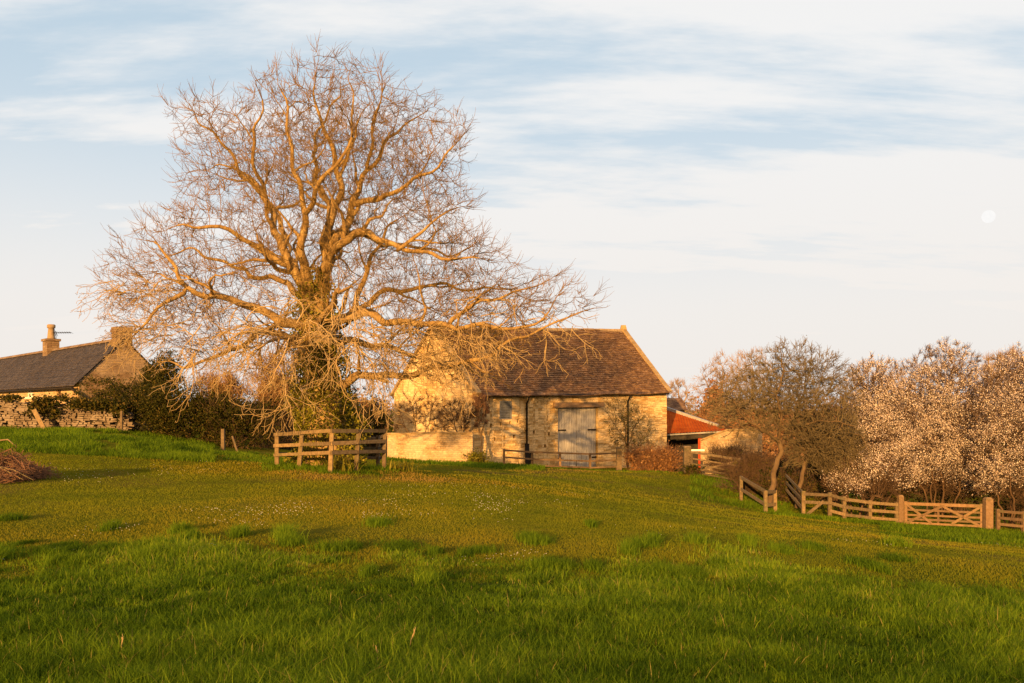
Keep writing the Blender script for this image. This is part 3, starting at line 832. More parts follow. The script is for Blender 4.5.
# ------------------------------------------------------------------ the great bare tree
TY = 30.5
def T(px, py, dy=0.0):
    """point of the great tree: image position at the trunk's distance, dy metres behind it"""
    return P(px, py, TY + dy)
gt = np.random.default_rng(5)
base_pt = ground(331, TY)
tree = thing('bare_tree', base_pt, 'huge spreading leafless tree with an ivy clad trunk behind the rail fence', 'tree')
sk = Skeleton(0.22)
sk.limb([T(331, 474), T(329, 455), T(327, 425), T(323, 390), T(319, 350), T(316, 318), T(314, 296)], [0.95, 0.80, 0.66, 0.60, 0.56, 0.52, 0.46])
LIMBS = [
 # left side
 ([(312, 300, 0), (302, 284, -.3), (286, 258, -.6), (254, 248, -1.0), (238, 235, -1.4), (212, 226, -1.6), (188, 222, -1.8), (160, 232, -2.0)], [.36, .30, .24, .18, .15, .12, .08, .04]),
 ([(288, 260, -.6), (273, 220, .2), (260, 191, .6), (240, 168, 1.0), (222, 146, 1.2), (202, 120, 1.5), (186, 104, 1.8)], [.24, .20, .17, .13, .10, .06, .03]),
 ([(268, 210, .3), (258, 170, -.4), (252, 130, -.9), (262, 100, -1.2), (258, 80, -1.3)], [.13, .11, .09, .06, .03]),
 ([(316, 328, 0), (299, 325, -.4), (260, 313, -1.1), (225, 295, -1.9), (186, 293, -2.4), (177, 284, -2.6), (175, 261, -2.6), (160, 240, -2.7), (135, 238, -2.8)], [.34, .30, .25, .21, .17, .14, .11, .07, .035]),
 ([(184, 293, -2.4), (167, 300, -2.7), (150, 316, -3.0), (135, 332, -3.2), (128, 350, -3.2)], [.13, .11, .09, .06, .03]),
 ([(318, 342, 0), (305, 338, .5), (263, 332, 1.4), (240, 346, 2.0), (222, 355, 2.4), (183, 367, 3.0), (160, 362, 3.3)], [.26, .24, .20, .17, .14, .09, .04]),
 ([(310, 300, .2), (290, 285, 1.2), (262, 276, 2.2), (232, 268, 3.0), (205, 252, 3.6), (180, 250, 4.0), (150, 262, 4.2)], [.22, .19, .16, .13, .10, .07, .03]),
 ([(300, 282, .2), (284, 240, 1.4), (272, 205, 2.4), (250, 175, 3.2), (225, 165, 3.9), (200, 168, 4.3)], [.20, .17, .14, .11, .07, .035]),
 # leaders
 ([(314, 298, 0), (324, 276, .1), (327, 248, .2), (331, 220, .3), (341, 178, .3), (333, 146, .2), (319, 124, .1), (313, 98, 0), (318, 70, 0)], [.42, .36, .32, .28, .22, .16, .12, .08, .04]),
 ([(313, 300, 0), (304, 262, -.8), (300, 230, -1.3), (304, 205, -1.5), (298, 170, -1.7), (284, 135, -1.9), (288, 100, -2.0), (280, 75, -2.0)], [.30, .26, .22, .19, .15, .11, .07, .035]),
 ([(306, 215, -1.4), (318, 192, -2.2), (338, 160, -2.8), (352, 130, -3.0), (356, 95, -3.0), (350, 72, -3.0)], [.15, .13, .11, .08, .05, .03]),
 ([(328, 252, .2), (345, 222, .6), (355, 201, .9), (367, 169, 1.1), (384, 146, 1.3), (406, 124, 1.5), (428, 106, 1.6)], [.28, .25, .21, .17, .13, .08, .035]),
 ([(366, 170, 1.1), (372, 140, .4), (380, 110, .0), (384, 82, -.2)], [.12, .09, .06, .03]),
 ([(352, 205, .9), (377, 198, 0), (406, 188, -.8), (430, 170, -1.2), (452, 150, -1.4), (466, 132, -1.4)], [.19, .16, .12, .09, .06, .03]),
 ([(331, 222, .3), (322, 190, 1.4), (312, 160, 2.4), (320, 125, 3.0), (340, 95, 3.3), (345, 75, 3.3)], [.20, .17, .13, .10, .06, .03]),
 # right side
 ([(322, 272, .1), (340, 242, -.9), (372, 229, -1.6), (398, 251, -2.1), (437, 253, -2.5), (462, 261, -2.7), (490, 262, -2.8)], [.28, .24, .20, .16, .12, .08, .04]),
 ([(398, 250, -2.1), (418, 232, -2.4), (442, 218, -2.5), (466, 208, -2.5)], [.11, .09, .06, .03]),
 ([(330, 232, .4), (348, 233, 1.8), (397, 246, 3.0), (429, 249, 3.6), (454, 256, 4.0), (478, 248, 4.2)], [.20, .17, .13, .10, .07, .035]),
 ([(317, 335, 0), (340, 322, .6), (359, 303, .9), (366, 275, .9), (372, 251, .8), (388, 225, .6), (410, 212, .5)], [.26, .24, .20, .17, .13, .08, .04]),
 ([(318, 330, 0), (345, 318, -1.0), (369, 313, -1.6), (404, 325, -2.2), (446, 324, -2.7), (494, 329, -3.1), (525, 326, -3.2), (546, 319, -3.3), (565, 293, -3.2)], [.32, .28, .25, .21, .17, .12, .09, .06, .03]),
 ([(446, 324, -2.7), (470, 305, -3.0), (500, 298, -3.3), (530, 285, -3.4), (552, 280, -3.4)], [.12, .10, .08, .05, .03]),
 ([(324, 392, 0), (346, 379, -.9), (382, 375, -1.6), (437, 371, -2.2), (453, 363, -2.4), (482, 358, -2.7), (514, 341, -3.0), (546, 326, -3.2), (580, 312, -3.3), (600, 310, -3.3)], [.26, .24, .22, .19, .16, .12, .09, .07, .045, .025]),
 ([(320, 352, 0), (350, 340, 1.2), (382, 345, 2.0), (417, 358, 2.6), (450, 362, 3.0), (480, 372, 3.3), (510, 385, 3.5)], [.24, .21, .18, .15, .11, .07, .03]),
 ([(352, 312, .8), (392, 290, 2.0), (430, 285, 2.8), (470, 288, 3.4), (510, 290, 3.8), (540, 300, 4.0)], [.17, .15, .12, .09, .06, .03]),
 # towards the viewer and away
 ([(318, 330, 0), (322, 318, -1.4), (335, 296, -2.8), (345, 286, -4.0), (352, 290, -5.0)], [.24, .20, .15, .10, .05]),
 ([(316, 345, 0), (300, 340, -1.6), (285, 335, -3.0), (270, 342, -4.2), (258, 360, -5.0)], [.20, .17, .13, .09, .045]),
 ([(316, 310, 0), (325, 285, 1.6), (332, 262, 3.0), (345, 240, 4.2), (352, 225, 5.2)], [.24, .20, .15, .10, .05]),
 ([(313, 300, 0), (296, 270, 2.0), (286, 240, 3.6), (280, 215, 4.8)], [.20, .16, .11, .05]),
]
for pts, rr in LIMBS:
    sk.limb([T(*p) for p in pts], [max(.016, q * (.62 - .14 * min(1, k_ / 3))) for k_, q in enumerate(rr[:-1])] + [.011], 0.075)
OUT = [(92, 305), (90, 275), (104, 247), (140, 222), (166, 196), (170, 160), (164, 120), (160, 92), (190, 88), (215, 82), (240, 84), (268, 62), (300, 52), (330, 49), (365, 58), (398, 74), (425, 94), (450, 104), (474, 116), (470, 150), (476, 190), (482, 225), (500, 246), (530, 266), (572, 274), (606, 302), (596, 322), (556, 330), (530, 352), (500, 372), (470, 384), (420, 380), (380, 384), (350, 372), (330, 358), (300, 362), (262, 372), (215, 374), (180, 372), (140, 350), (118, 338)]
_in = lambda p: bool(in_poly(np.array([CX + p.x / p.y * F]), np.array([HZ - p.z / p.y * F]), OUT)[0]) and abs(p.y - TY) < 6.5
sk.spawn(gt, .16, _in, cen=T(320, 300))
print('limb nodes', len(sk.P))
A = crown_points(9500, OUT, TY, 6.2, 1.35, gt)
# sparser in the heart, where the limbs are bare
cen = np.array(T(320, 265)); dcen = np.abs(A - cen); q = (dcen[:, 0] / 4.2) ** 2 + (dcen[:, 1] / 3.4) ** 2 + (dcen[:, 2] / 3.8) ** 2
A = A[(q > 1) | (gt.random(len(A)) < 0.25)]
Pn, par, rad, kids, n0 = grow(sk, A, 2.2, 0.26, 0.18, rt=0.0068, e=2.08, g=gt, trop=(0, 0, 0.10), jit=0.20)
mb = MB(); chain_tubes(mb, Pn, par, rad, kids, 0.02)
trunk = mb.build('trunk', M['bark'], tree, uv=False)
A1, B1, ra1, rb1 = thin_wood(Pn, par, rad, 0.02)
A2, B2, ra2, rb2, _ = add_twigs(Pn, par, rad, kids, 12500, 0.74, gt, up=0.28, r0=0.0078, spread=.9, out=np.array(T(322, 330)))
V, Fc = segs_mesh(np.vstack([A1, A2]), np.vstack([B1, B2]), np.r_[np.minimum(ra1, .024), ra2], np.r_[rb1, rb2], 3)
np_mesh('crown', V, Fc, M['twig'], tree)
print('tree nodes', len(Pn))
# pale hanging sprays under the crown: drooping, then curling up at the tips
hA, hB, hr, hr2 = [], [], [], []
def spray(p, d, L, r, depth, g):
    n = max(3, int(L / 0.16)); p = np.array(p, float); d = np.array(d, float)
    for i in range(n):
        t = i / n
        d = d + np.array([g.normal(0, .24), g.normal(0, .24), g.normal(-0.15 if t < 0.6 else 0.20, .18)]); d /= np.linalg.norm(d)
        q = p + d * (L / n)
        rr_, r_e = r * (1 - 0.75 * t), r * (1 - 0.75 * (t + 1 / n))
        hA.append(p); hB.append(q); hr.append(rr_); hr2.append(r_e)
        if depth > 0 and g.random() < 0.62:
            s = d + g.normal(0, 0.6, 3); s /= np.linalg.norm(s)
            spray(q, s, L * g.uniform(0.28, 0.6) * (1 - 0.4 * t), r_e * 0.7, depth - 1, g)
        p = q
EXTRA = []
for k in range(11):
    q = gt.random(); EXTRA.append((gt.uniform(170, 320), gt.uniform(312, 360), gt.uniform(-4.6, -1.0), gt.normal(-.3, .4), gt.uniform(1.6, 2.8), .036))
for k in range(9): EXTRA.append((gt.uniform(330, 470), gt.uniform(325, 372), gt.uniform(-4.0, -1.0), gt.normal(.2, .4), gt.uniform(1.3, 2.4), .034))
for k in range(7): EXTRA.append((gt.uniform(470, 575), gt.uniform(305, 345), gt.uniform(-3.6, -2.2), gt.normal(.5, .3), gt.uniform(1.0, 2.0), .028))
for k in range(16): EXTRA.append((gt.uniform(105, 200), gt.uniform(270, 330), gt.uniform(-3.2, 1.5), gt.normal(-.5, .3), gt.uniform(1.0, 1.9), .026))
for k in range(26): EXTRA.append((gt.uniform(380, 490), gt.uniform(318, 368), gt.uniform(-3.4, -1.4), gt.normal(.3, .5), gt.uniform(1.0, 2.0), .026))
for k in range(10): EXTRA.append((gt.uniform(132, 172), gt.uniform(322, 350), gt.uniform(-3.4, -2.2), gt.normal(-.5, .4), gt.uniform(1.0, 1.8), .022))
for k in range(4): EXTRA.append((gt.uniform(265, 385), gt.uniform(322, 366), gt.uniform(-4.6, -1.6), gt.normal(0, .4), gt.uniform(2.0, 3.2), .036))
for (sx, sy, dy, dx, L, r) in EXTRA + [(262, 335, -4.3, -.3, 2.3, .045), (258, 345, -4.6, -.8, 2.0, .04), (300, 340, -3, .2, 2.2, .04), (285, 338, -3.6, -.4, 2.6, .045), (318, 332, -2.5, -.3, 2.4, .04), (345, 340, -2.5, .3, 2.6, .045),
                             (335, 345, -3, .0, 2.2, .035), (375, 330, -1.9, .4, 2.4, .04), (398, 330, -2.2, .3, 2.2, .04), (420, 330, -2.4, .5, 2.2, .035), (452, 330, -2.7, .6, 2.0, .035), (480, 345, -2.7, .6, 1.8, .03), (510, 345, -3, .5, 1.6, .03),
                             (545, 330, -3.2, .4, 1.8, .03), (400, 376, -1.8, .5, 1.5, .03), (430, 374, -2.1, .2, 1.5, .03), (240, 305, -1.5, -.4, 2.0, .035), (205, 296, -2.2, -.3, 2.0, .03), (165, 305, -2.7, -.5, 1.8, .03), (142, 325, -3.1, -.3, 1.3, .025),
                             (225, 356, 2.4, -.2, 1.4, .03), (250, 340, 1.7, -.2, 1.6, .03), (330, 300, -3.0, .2, 2.4, .035), (352, 292, -4.8, .2, 2.6, .04), (312, 318, -2.0, -.3, 2.3, .035), (365, 350, -1.2, .5, 2.0, .035), (340, 362, -1.6, .5, 1.9, .035), (275, 330, -3.2, -.6, 2.2, .04),
                             (460, 300, -3, .5, 1.8, .03), (500, 300, -3.2, .5, 1.8, .03), (360, 300, -3.5, .4, 2.2, .035), (300, 300, -2.5, -.5, 2.0, .03), (135, 335, -3.2, -.4, 1.2, .02), (120, 290, -3, -.5, 1.2, .02), (180, 368, 3, -.4, 1.0, .02)]:
    for rep in range(2):
        d = np.array([dx + gt.normal(0, .3), -0.35 + gt.normal(0, .45), gt.normal(0.05, .3)])
        spray(T(sx + gt.normal(0, 6), sy, dy + gt.normal(0, .3)), d / np.linalg.norm(d), L * 0.9, r * .62, 2, gt)
V, Fc = segs_mesh(np.array(hA), np.array(hB), np.maximum(np.array(hr), .0065), np.maximum(np.array(hr2), .0055), 4)
np_mesh('hanging_twigs', V, Fc, M['pale_twig'], tree)
print('sprays', len(hA))
# ivy up the trunk
C = []
for i in range(26000):
    t = gt.random() ** 1.25
    y = 472 - t * 205
    xc = np.interp(y, [267, 318, 350, 390, 425, 474], [312, 316, 319, 323, 327, 331])
    rr_ = np.interp(y, [267, 300, 340, 390, 420, 450, 474], [.42, .62, .78, .95, 1.1, 1.0, 1.15])
    a = gt.uniform(0, 2 * math.pi); lob = 1 + 0.22 * math.sin(3 * a + y * .09) + 0.15 * math.sin(5 * a - y * .13)
    if gt.random() < 0.30 and math.sin(2 * a + y * 0.07) > 0.2: continue
    if y < 360 and gt.random() < (360 - y) / 130: continue
    r_ = rr_ * lob * gt.uniform(0.72, 1.08)
    c = T(xc, y); C.append((c.x + r_ * math.cos(a), c.y + r_ * math.sin(a), c.z + gt.normal(0, .05)))
C = np.array(C)
leaf_mesh('ivy', C, np.full(len(C), 0.095), M['ivy'], tree, gt, var=np.clip(gt.normal(.5, .25, len(C)), 0, 1), aspect=0.8)

# ------------------------------------------------------------------ bushes
def bush(name, label, cat, px, Y, w, h, d, mat, n, leaf=0.10, group=None, seed=1, twigs=0, twig_mat='thorn_twig', lobes=9, skirt=0.15, hollow=0.55, stem_h=None, parts=('foliage', 'stems'), zb=0.0, top=None):
    g = np.random.default_rng(seed)
    b = ground(px, Y, zb)
    if top is not None: h = ((HZ - top) / F * Y - b.z) / .97
    t = thing(name, b, label, cat, group)
    B = np.array(b)
    cs = []
    for i in range(lobes):
        a = g.uniform(0, 2 * np.pi); rr_ = np.sqrt(g.random()) * 0.62
        cs.append(((rr_ * np.cos(a)) * w / 2, rr_ * np.sin(a) * d / 2, h * g.uniform(0.35, 0.72), g.uniform(0.26, 0.44)))
    cs.append((0, 0, h * 0.45, 0.5))
    nclump = max(40, n // 20)
    cl = []
    for i in range(nclump):
        x, y, z, s = cs[g.integers(len(cs))]
        v = g.normal(0, 1, 3); v /= np.linalg.norm(v); rr_ = g.uniform(hollow, 1.0) ** 0.5
        p = np.array([x + v[0] * s * w * 0.55 * rr_, y + v[1] * s * d * 0.55 * rr_, z + v[2] * s * h * 0.75 * rr_])
        if p[2] < skirt * h * 0.4 or g.random() < .22: p[2] = g.uniform(0.03, 0.38) * h
        if p[2] > h * .93: p[2] = h * (g.uniform(.6, 1.03) if top is None else g.uniform(.9, 1.03))
        cl.append(p)
    cl = np.array(cl)
    k = g.integers(0, nclump, n)
    C = B + cl[k] + g.normal(0, 1, (n, 3)) * np.array([0.16, 0.16, 0.13]) * max(1.0, w / 4.5, h / 4.5) * np.clip(g.exponential(0.8, (n, 1)), .3, 2.2)
    cv = g.normal(0, .2, nclump)
    leaf_mesh(parts[0], C, np.full(n, leaf), mat, t, g, var=np.clip(.45 + cv[k] + g.normal(0, .15, n), 0, 1))
    # stems from the base to the clumps
    ns = min(60, nclump)
    e = B + cl[g.choice(nclump, ns, replace=False)]
    s0 = B + np.c_[g.normal(0, .14 * w / 2, ns), g.normal(0, .14 * d / 2, ns), np.full(ns, -0.1)]
    mid = (s0 + e) / 2 + g.normal(0, .12, (ns, 3)) + np.array([0, 0, .1 * h])
    V, Fc = segs_mesh(np.vstack([s0, mid]), np.vstack([mid, e]), np.r_[np.full(ns, .022), np.full(ns, .014)], np.r_[np.full(ns, .014), np.full(ns, .005)], 4)
    if twigs:
        kk = g.integers(0, nclump, twigs)
        a_ = B + cl[kk] + g.normal(0, .15, (twigs, 3)); d_ = g.normal(0, .6, (twigs, 3)) + np.array([0, 0, .5]) + 0.6 * cl[kk] / (np.linalg.norm(cl[kk], axis=1, keepdims=True) + .01)
        d_ /= np.linalg.norm(d_, axis=1, keepdims=True)
        b_ = a_ + d_ * g.uniform(.2, .7, (twigs, 1))
        V2, F2 = segs_mesh(a_, b_, np.full(twigs, .009), np.full(twigs, .004), 4)
        Fc = np.vstack([Fc, F2 + len(V)]); V = np.vstack([V, V2])
    np_mesh(parts[1], V, Fc, M[twig_mat], t)
    return t

# a leafless shrub or small tree grown by colonizing an outline
def bare_plant(name, label, cat, limbs, out, Y0, n_att, dmax, bark, twigm, group=None, seed=3, di=1.5, dk=0.22, step=0.14, rt=0.006, ntw=5000, tl=0.35, up=0.3, tr0=0.006, blossom=None, depthk=1.2, fol=None, e=2.3, base_px=None, trop=(0, 0, .05), thin=0.8, wob=0.05):
    g = np.random.default_rng(seed)
    q0 = limbs[0][0][0]
    b = ground(q0[0], Y0)
    t = thing(name, b, label, cat, group)
    s = Skeleton(step)
    def Q(px, py, dy=0.0): return Vector(((px - CX) / F * Y0, Y0 + dy, (HZ - py) / F * Y0))
    for pts, rr_ in limbs:
        s.limb([Q(*p) for p in pts], [q * thin for q in rr_], wob)
    A = crown_points(n_att, out, Y0, dmax, depthk, g)
    Pn, par, rad, kids, n0 = grow(s, A, di, dk, step, rt=rt, e=e, g=g, trop=trop, jit=0.35)
    mbb = MB(); chain_tubes(mbb, Pn, par, np.where((np.arange(len(Pn)) < n0) | (rad > .022), rad, 0), kids, 0.008)
    mbb.build('trunk', M[bark], t, uv=False)
    A1, B1, ra1, rb1 = thin_wood(Pn, par, np.where((np.arange(len(Pn)) < n0) | (rad > .022), 9, rad), 9)
    cen = Pn[:n0].mean(0)
    A2, B2, ra2, rb2, tips = add_twigs(Pn, par, rad, kids, ntw, tl, g, up=up, r0=tr0, out=cen)
    V, Fc = segs_mesh(np.vstack([A1, A2]), np.vstack([B1, B2]), np.r_[ra1, ra2], np.r_[rb1, rb2], 3)
    np_mesh('crown', V, Fc, M[twigm], t)
    if blossom:
        nb_, size, mat = blossom
        allA, allB = np.vstack([A1[rb1 < .02], A2]), np.vstack([B1[rb1 < .02], B2])
        k = g.integers(0, len(allA), nb_)
        # blossom comes in sprays: some shoots full, some bare
        w = 0.5 + 0.5 * np.sin(allA[k, 0] * 2.1 + 1.3 * np.sin(allA[k, 2] * 1.9)) * np.sin(allA[k, 2] * 2.3 + allA[k, 1])
        row = HZ - allA[k, 2] / allA[k, 1] * F
        lo = np.clip((490 + 7 * np.sin(allA[k, 0] * 1.7) - row) / 14, 0, 1); hi = 0.55 + 0.45 * np.clip((row - 362) / 50, 0, 1)
        kk = g.random(nb_) < (0.14 + 0.86 * w ** 1.3) * lo * hi
        k = k[kk]
        C = allA[k] + (allB[k] - allA[k]) * g.random((len(k), 1)) + g.normal(0, .05, (len(k), 3))
        leaf_mesh('blossom', C, np.full(len(C), size), M[mat], t, g, var=np.clip(g.normal(.5, .27, len(C)), 0, 1), aspect=0.95)
    if fol:
        nf, size, mat = fol
        k = g.integers(0, len(tips), nf)
        C = tips[k] + g.normal(0, .06, (nf, 3))
        leaf_mesh('buds', C, np.full(nf, size), M[mat], t, g)
    print(name, len(Pn))
    return t

# ------------------------------------------------------------------ the barn
th = R(35)
dB = Vector((math.cos(th), math.sin(th), 0)); nB = Vector((-math.sin(th), math.cos(th), 0))
bA = Vector((wx(475, 56), 56, 0)); LB = 16.55
bB = bA + dB * LB
wL, wR = 5.4, 4.6
bD = bA + nB * 2 * wL; bC = bB + nB * 2 * wR
ZB = -6.0
eA, eB = (HZ - 391) / F * bA.y, (HZ - 388.5) / F * bB.y
rL, rR_ = bA + nB * wL, bB + nB * wR
zL, zR = (HZ - 328.5) / F * rL.y, (HZ - 331) / F * rR_.y
barn = thing('barn', ground(570, 60), 'long yellow stone barn with steep brown stone slate roof and big grey doors', 'barn')
def bu(px):
    t = (px - CX) / F
    return (t * bA.y - bA.x) / (dB.x - t * dB.y)
def bz(px, py): return (HZ - py) / F * (bA + dB * bu(px)).y
def fpt(u, z, out=0.0): p = bA + dB * u - nB * out; return Vector((p.x, p.y, z))
def etop(u): return eA + (eB - eA) * u / LB
# openings in the front wall: (u0, u1, z0, z1, depth)
ops = [(bu(558), bu(598), -5.2, bz(578, 407), 0.35, 'door'), (bu(499.5), bu(512), bz(506, 419), bz(506, 401), 0.30, 'win')]
for hx, hy in ((491, 425.5), (501, 424), (510.5, 422.5), (495, 439), (504.5, 437.5), (514, 436.5), (518, 421), (534, 432), (545, 446), (549, 434)):
    u = bu(hx); z = bz(hx, hy); ops.append((u - .08, u + .08, z - .11, z + .11, 0.25, 'hole'))
us = sorted(set([0.0, LB] + [o_[0] for o_ in ops] + [o_[1] for o_ in ops] + list(np.arange(0.7, LB, 0.7))))
zs = sorted(set([ZB] + [o_[2] for o_ in ops] + [o_[3] for o_ in ops] + [-5.0, -4.0, -3.0, -2.0, -1.0, 0.0]))
wmb = MB()
gb = random.Random(4)
jitter = {}
def wpt(u, z, top=False):
    key = (round(u, 4), round(z, 4), top)
    if key not in jitter:
        edge = any(abs(u - a) < 1e-5 for o_ in ops for a in o_[:2])
        jitter[key] = 0.0 if edge else gb.uniform(-.03, .03)
    return fpt(u, etop(u) + .02 if top else z, jitter[key])
for i in range(len(us) - 1):
    for j in range(len(zs)):
        u0, u1 = us[i], us[i + 1]; z0 = zs[j]; top = j == len(zs) - 1; z1 = None if top else zs[j + 1]
        um = (u0 + u1) / 2; zm = (z0 + (z1 if z1 is not None else etop(um))) / 2
        if any(o_[0] < um < o_[1] and o_[2] < zm < o_[3] for o_ in ops): continue
        wmb.poly(wpt(u0, z0), wpt(u1, z0), wpt(u1, z1 if not top else 0, top), wpt(u0, z1 if not top else 0, top))
for (u0, u1, z0, z1, dp, kd) in ops:      # reveals, and the closed back of the small holes
    a, b_, c, d = fpt(u0, z0), fpt(u1, z0), fpt(u1, z1), fpt(u0, z1)
    a2, b2, c2, d2 = fpt(u0, z0, -dp), fpt(u1, z0, -dp), fpt(u1, z1, -dp), fpt(u0, z1, -dp)
    wmb.poly(a, a2, d2, d); wmb.poly(b_, c, c2, b2); wmb.poly(d, d2, c2, c); wmb.poly(a, b_, b2, a2)
    if kd == 'hole': wmb.poly(a2, b2, c2, d2)
def at(p, z): return Vector((p.x, p.y, z))
wmb.poly(at(bD, ZB), at(bA, ZB), at(bA, eA), at(rL, zL), at(bD, eA))
wmb.poly(at(bB, ZB), at(bC, ZB), at(bC, eB), at(rR_, zR), at(bB, eB))
wmb.poly(at(bC, ZB), at(bD, ZB), at(bD, eA), at(bC, eB))
wmb.build('wall', M['barn_stone'], barn)
# roof: courses of slates, each a step above the next, sagging a little
rmb = MB()
def roof_side(e0, e1, za, zb_, r0, r1, zra, zrb, outn):
    nr, nu = 34, 26
    def pt(i, t, lift):
        a = i / nu
        e = e0.lerp(e1, a); r = r0.lerp(r1, a)
        p = e.lerp(r, t); z = (za + (zb_ - za) * a) * (1 - t) + (zra + (zrb - zra) * a) * t
        sag = 0.10 * math.sin(math.pi * a) * math.sin(math.pi * min(1, t + .35)) + 0.05 * math.sin(a * 17 + t * 7) * math.sin(t * 9 + a * 3) + .014 * math.sin(a * 83 + t * 41)
        return Vector((p.x, p.y, z - sag + lift + .06)) + outn * (lift * .6)
    for j in range(nr):
        t0, t1 = j / nr - (0.035 if j == 0 else 0), (j + 1) / nr
        for i in range(nu):
            rmb.poly(pt(i, t0, .055), pt(i + 1, t0, .055), pt(i + 1, t1, .015), pt(i, t1, .015))
            rmb.poly(pt(i, t0, .0), pt(i + 1, t0, .0), pt(i + 1, t0, .055), pt(i, t0, .055))
ovh = nB * 0.32
slopeL = (zL - eA) / wL
i_ = dB * 0.16
roof_side(bA - ovh + i_, bB - ovh - i_, eA - .32 * slopeL * .9, eB - .32 * slopeL * .9, rL + i_, rR_ - i_, zL, zR, -nB)
roof_side(bC + ovh - i_, bD + ovh + i_, eB - .3, eA - .3, rR_ - i_, rL + i_, zR, zL, nB)
roof = rmb.build('roof', M['barn_slates'], barn)
mb = MB()
nri = 34
for k in range(nri):
    a0, a1 = k / nri, (k + .97) / nri
    p0 = rL.lerp(rR_, a0); p1 = rL.lerp(rR_, a1); s_ = lambda a: 0.07 * math.sin(math.pi * a) * math.sin(math.pi * 1.0)
    z0 = zL + (zR - zL) * a0 + .10; z1 = zL + (zR - zL) * a1 + .10
    j_ = rnd.uniform(-.012, .012)
    for sgn in (-1, 1):
        q = nB * (.20 * sgn)
        mb.poly(at(p0, z0 + .06 + j_), at(p1, z1 + .06 + j_), at(p1 + q, z1 - .16 + j_), at(p0 + q, z0 - .16 + j_))
mb.build('ridge', M['coping'], roof)
# coped gables with a saddle stone
for (e_, r_, eb_, ze, zr_, inn) in ((bA, rL, bD, eA, zL, dB), (bB, rR_, bC, eB, zR, -dB)):
    mb = MB()
    for (q0, sg) in ((e_, -1), (eb_, 1)):
        n_ = 11
        st = q0 + nB * (0.38 * sg)
        z_st = ze - .36 * (zr_ - ze) / (r_ - q0).length
        for k in range(n_):
            a = st.lerp(r_, k / n_); b_ = st.lerp(r_, (k + .985) / n_)
            za_ = z_st + (zr_ - z_st) * k / n_; zb_ = z_st + (zr_ - z_st) * (k + .985) / n_
            off_ = inn * 0.06 + Vector((0, 0, .13 + rnd.uniform(-.01, .01)))
            mb.beam(at(a, za_) + off_, at(b_, zb_) + off_, 0.40, 0.15, up=inn.cross((at(b_, zb_) - at(a, za_)).normalized()))
    mb.box(at(r_, zr_ + .26) + inn * .06, (0.5, 0.42, 0.36), taper=.7)
    mb.build('gable_coping', M['coping'], barn)
# the corner buttress, battered
mb = MB()
z0 = -4.6; z1 = (HZ - 427) / F * 55.5
c0 = [fpt(-.75, z0, .55), fpt(1.15, z0, .75), fpt(1.3, z0, -.1), fpt(-.75, z0, -.1)]
c1 = [fpt(-.15, z1, .04), fpt(.5, z1, .10), fpt(.6, z1, -.1), fpt(-.15, z1, -.1)]
for k in range(4): mb.poly(c0[k], c0[(k + 1) % 4], c1[(k + 1) % 4], c1[k])
mb.poly(*c1)
mb.build('buttress', M['barn_stone'], barn)
# big double doors, weathered grey
u0, u1 = bu(558), bu(598); um = (u0 + u1) / 2; zd1 = bz(578, 407) - .02; zd0 = -4.35
for s_, (a0, a1) in enumerate(((u0 + .04, um - .015), (um + .015, u1 - .04))):
    mb = MB(); npk = 8
    for k in range(npk):
        p0 = a0 + (a1 - a0) * k / npk; p1 = a0 + (a1 - a0) * (k + .91) / npk
        mb.beam(fpt((p0 + p1) / 2, zd0 + rnd.uniform(0, .12), -.20 + rnd.uniform(-.012, .012)), fpt((p0 + p1) / 2, zd1 - rnd.uniform(0, .03), -.20), .05, p1 - p0, up=dB)
    dr = mb.build('door', M['grey_wood'], barn)
    tag(dr, 'weathered grey plank door leaf')
    for zz in (bz(578, 430), bz(578, 458)):
        mh = MB()
        inn = a0 if s_ == 0 else a1; far = a0 + (a1 - a0) * (.45 if s_ == 0 else .55)
        mh.beam(fpt(inn, zz, -.155), fpt(far if zz > -3 else (inn + far) / 2, zz, -.155), .03, .10)
        mh.build('hinge', M['iron'], dr)
mb = MB(); mb.beam(fpt(u0 - .45, zd1 + .16, .07), fpt(u1 + .30, zd1 + .20, .07), .42, .34, jit=.03); mb.build('lintel', M['lintel_wood'], barn)
# louvred window
w0, w1, wz0, wz1 = ops[1][:4]
mb = MB()
for (a, b_) in ((fpt(w0 + .05, wz0, -.06), fpt(w0 + .05, wz1, -.06)), (fpt(w1 - .05, wz0, -.06), fpt(w1 - .05, wz1, -.06))): mb.beam(a, b_, .1, .1, up=nB)
mb.beam(fpt(w0 + .1, wz0 + .05, -.06), fpt(w1 - .1, wz0 + .05, -.06), .1, .1); mb.beam(fpt(w0 + .1, wz1 - .05, -.06), fpt(w1 - .1, wz1 - .05, -.06), .1, .1)
M['slate_paint'] = mat_rough('slate_paint', [(0.3, (0.11, 0.115, 0.13)), (0.7, (0.20, 0.205, 0.225))], 6.0)
win = mb.build('window', M['slate_paint'], barn)
mb = MB(); nl = 9
for k in range(nl):
    z = wz0 + .14 + (wz1 - wz0 - .24) * (k + .5) / nl
    mb.beam(fpt(w0 + .1, z, -.08), fpt(w1 - .1, z, -.08), .15, .025, up=Vector((0, 0, 1)) - nB * .9)
mb.build('louvres', M['slate_paint'], win)
mb = MB(); mb.poly(fpt(w0, wz0, -.29), fpt(w1, wz0, -.29), fpt(w1, wz1, -.29), fpt(w0, wz1, -.29)); mb.build('backing', M['dark_inside'], win)
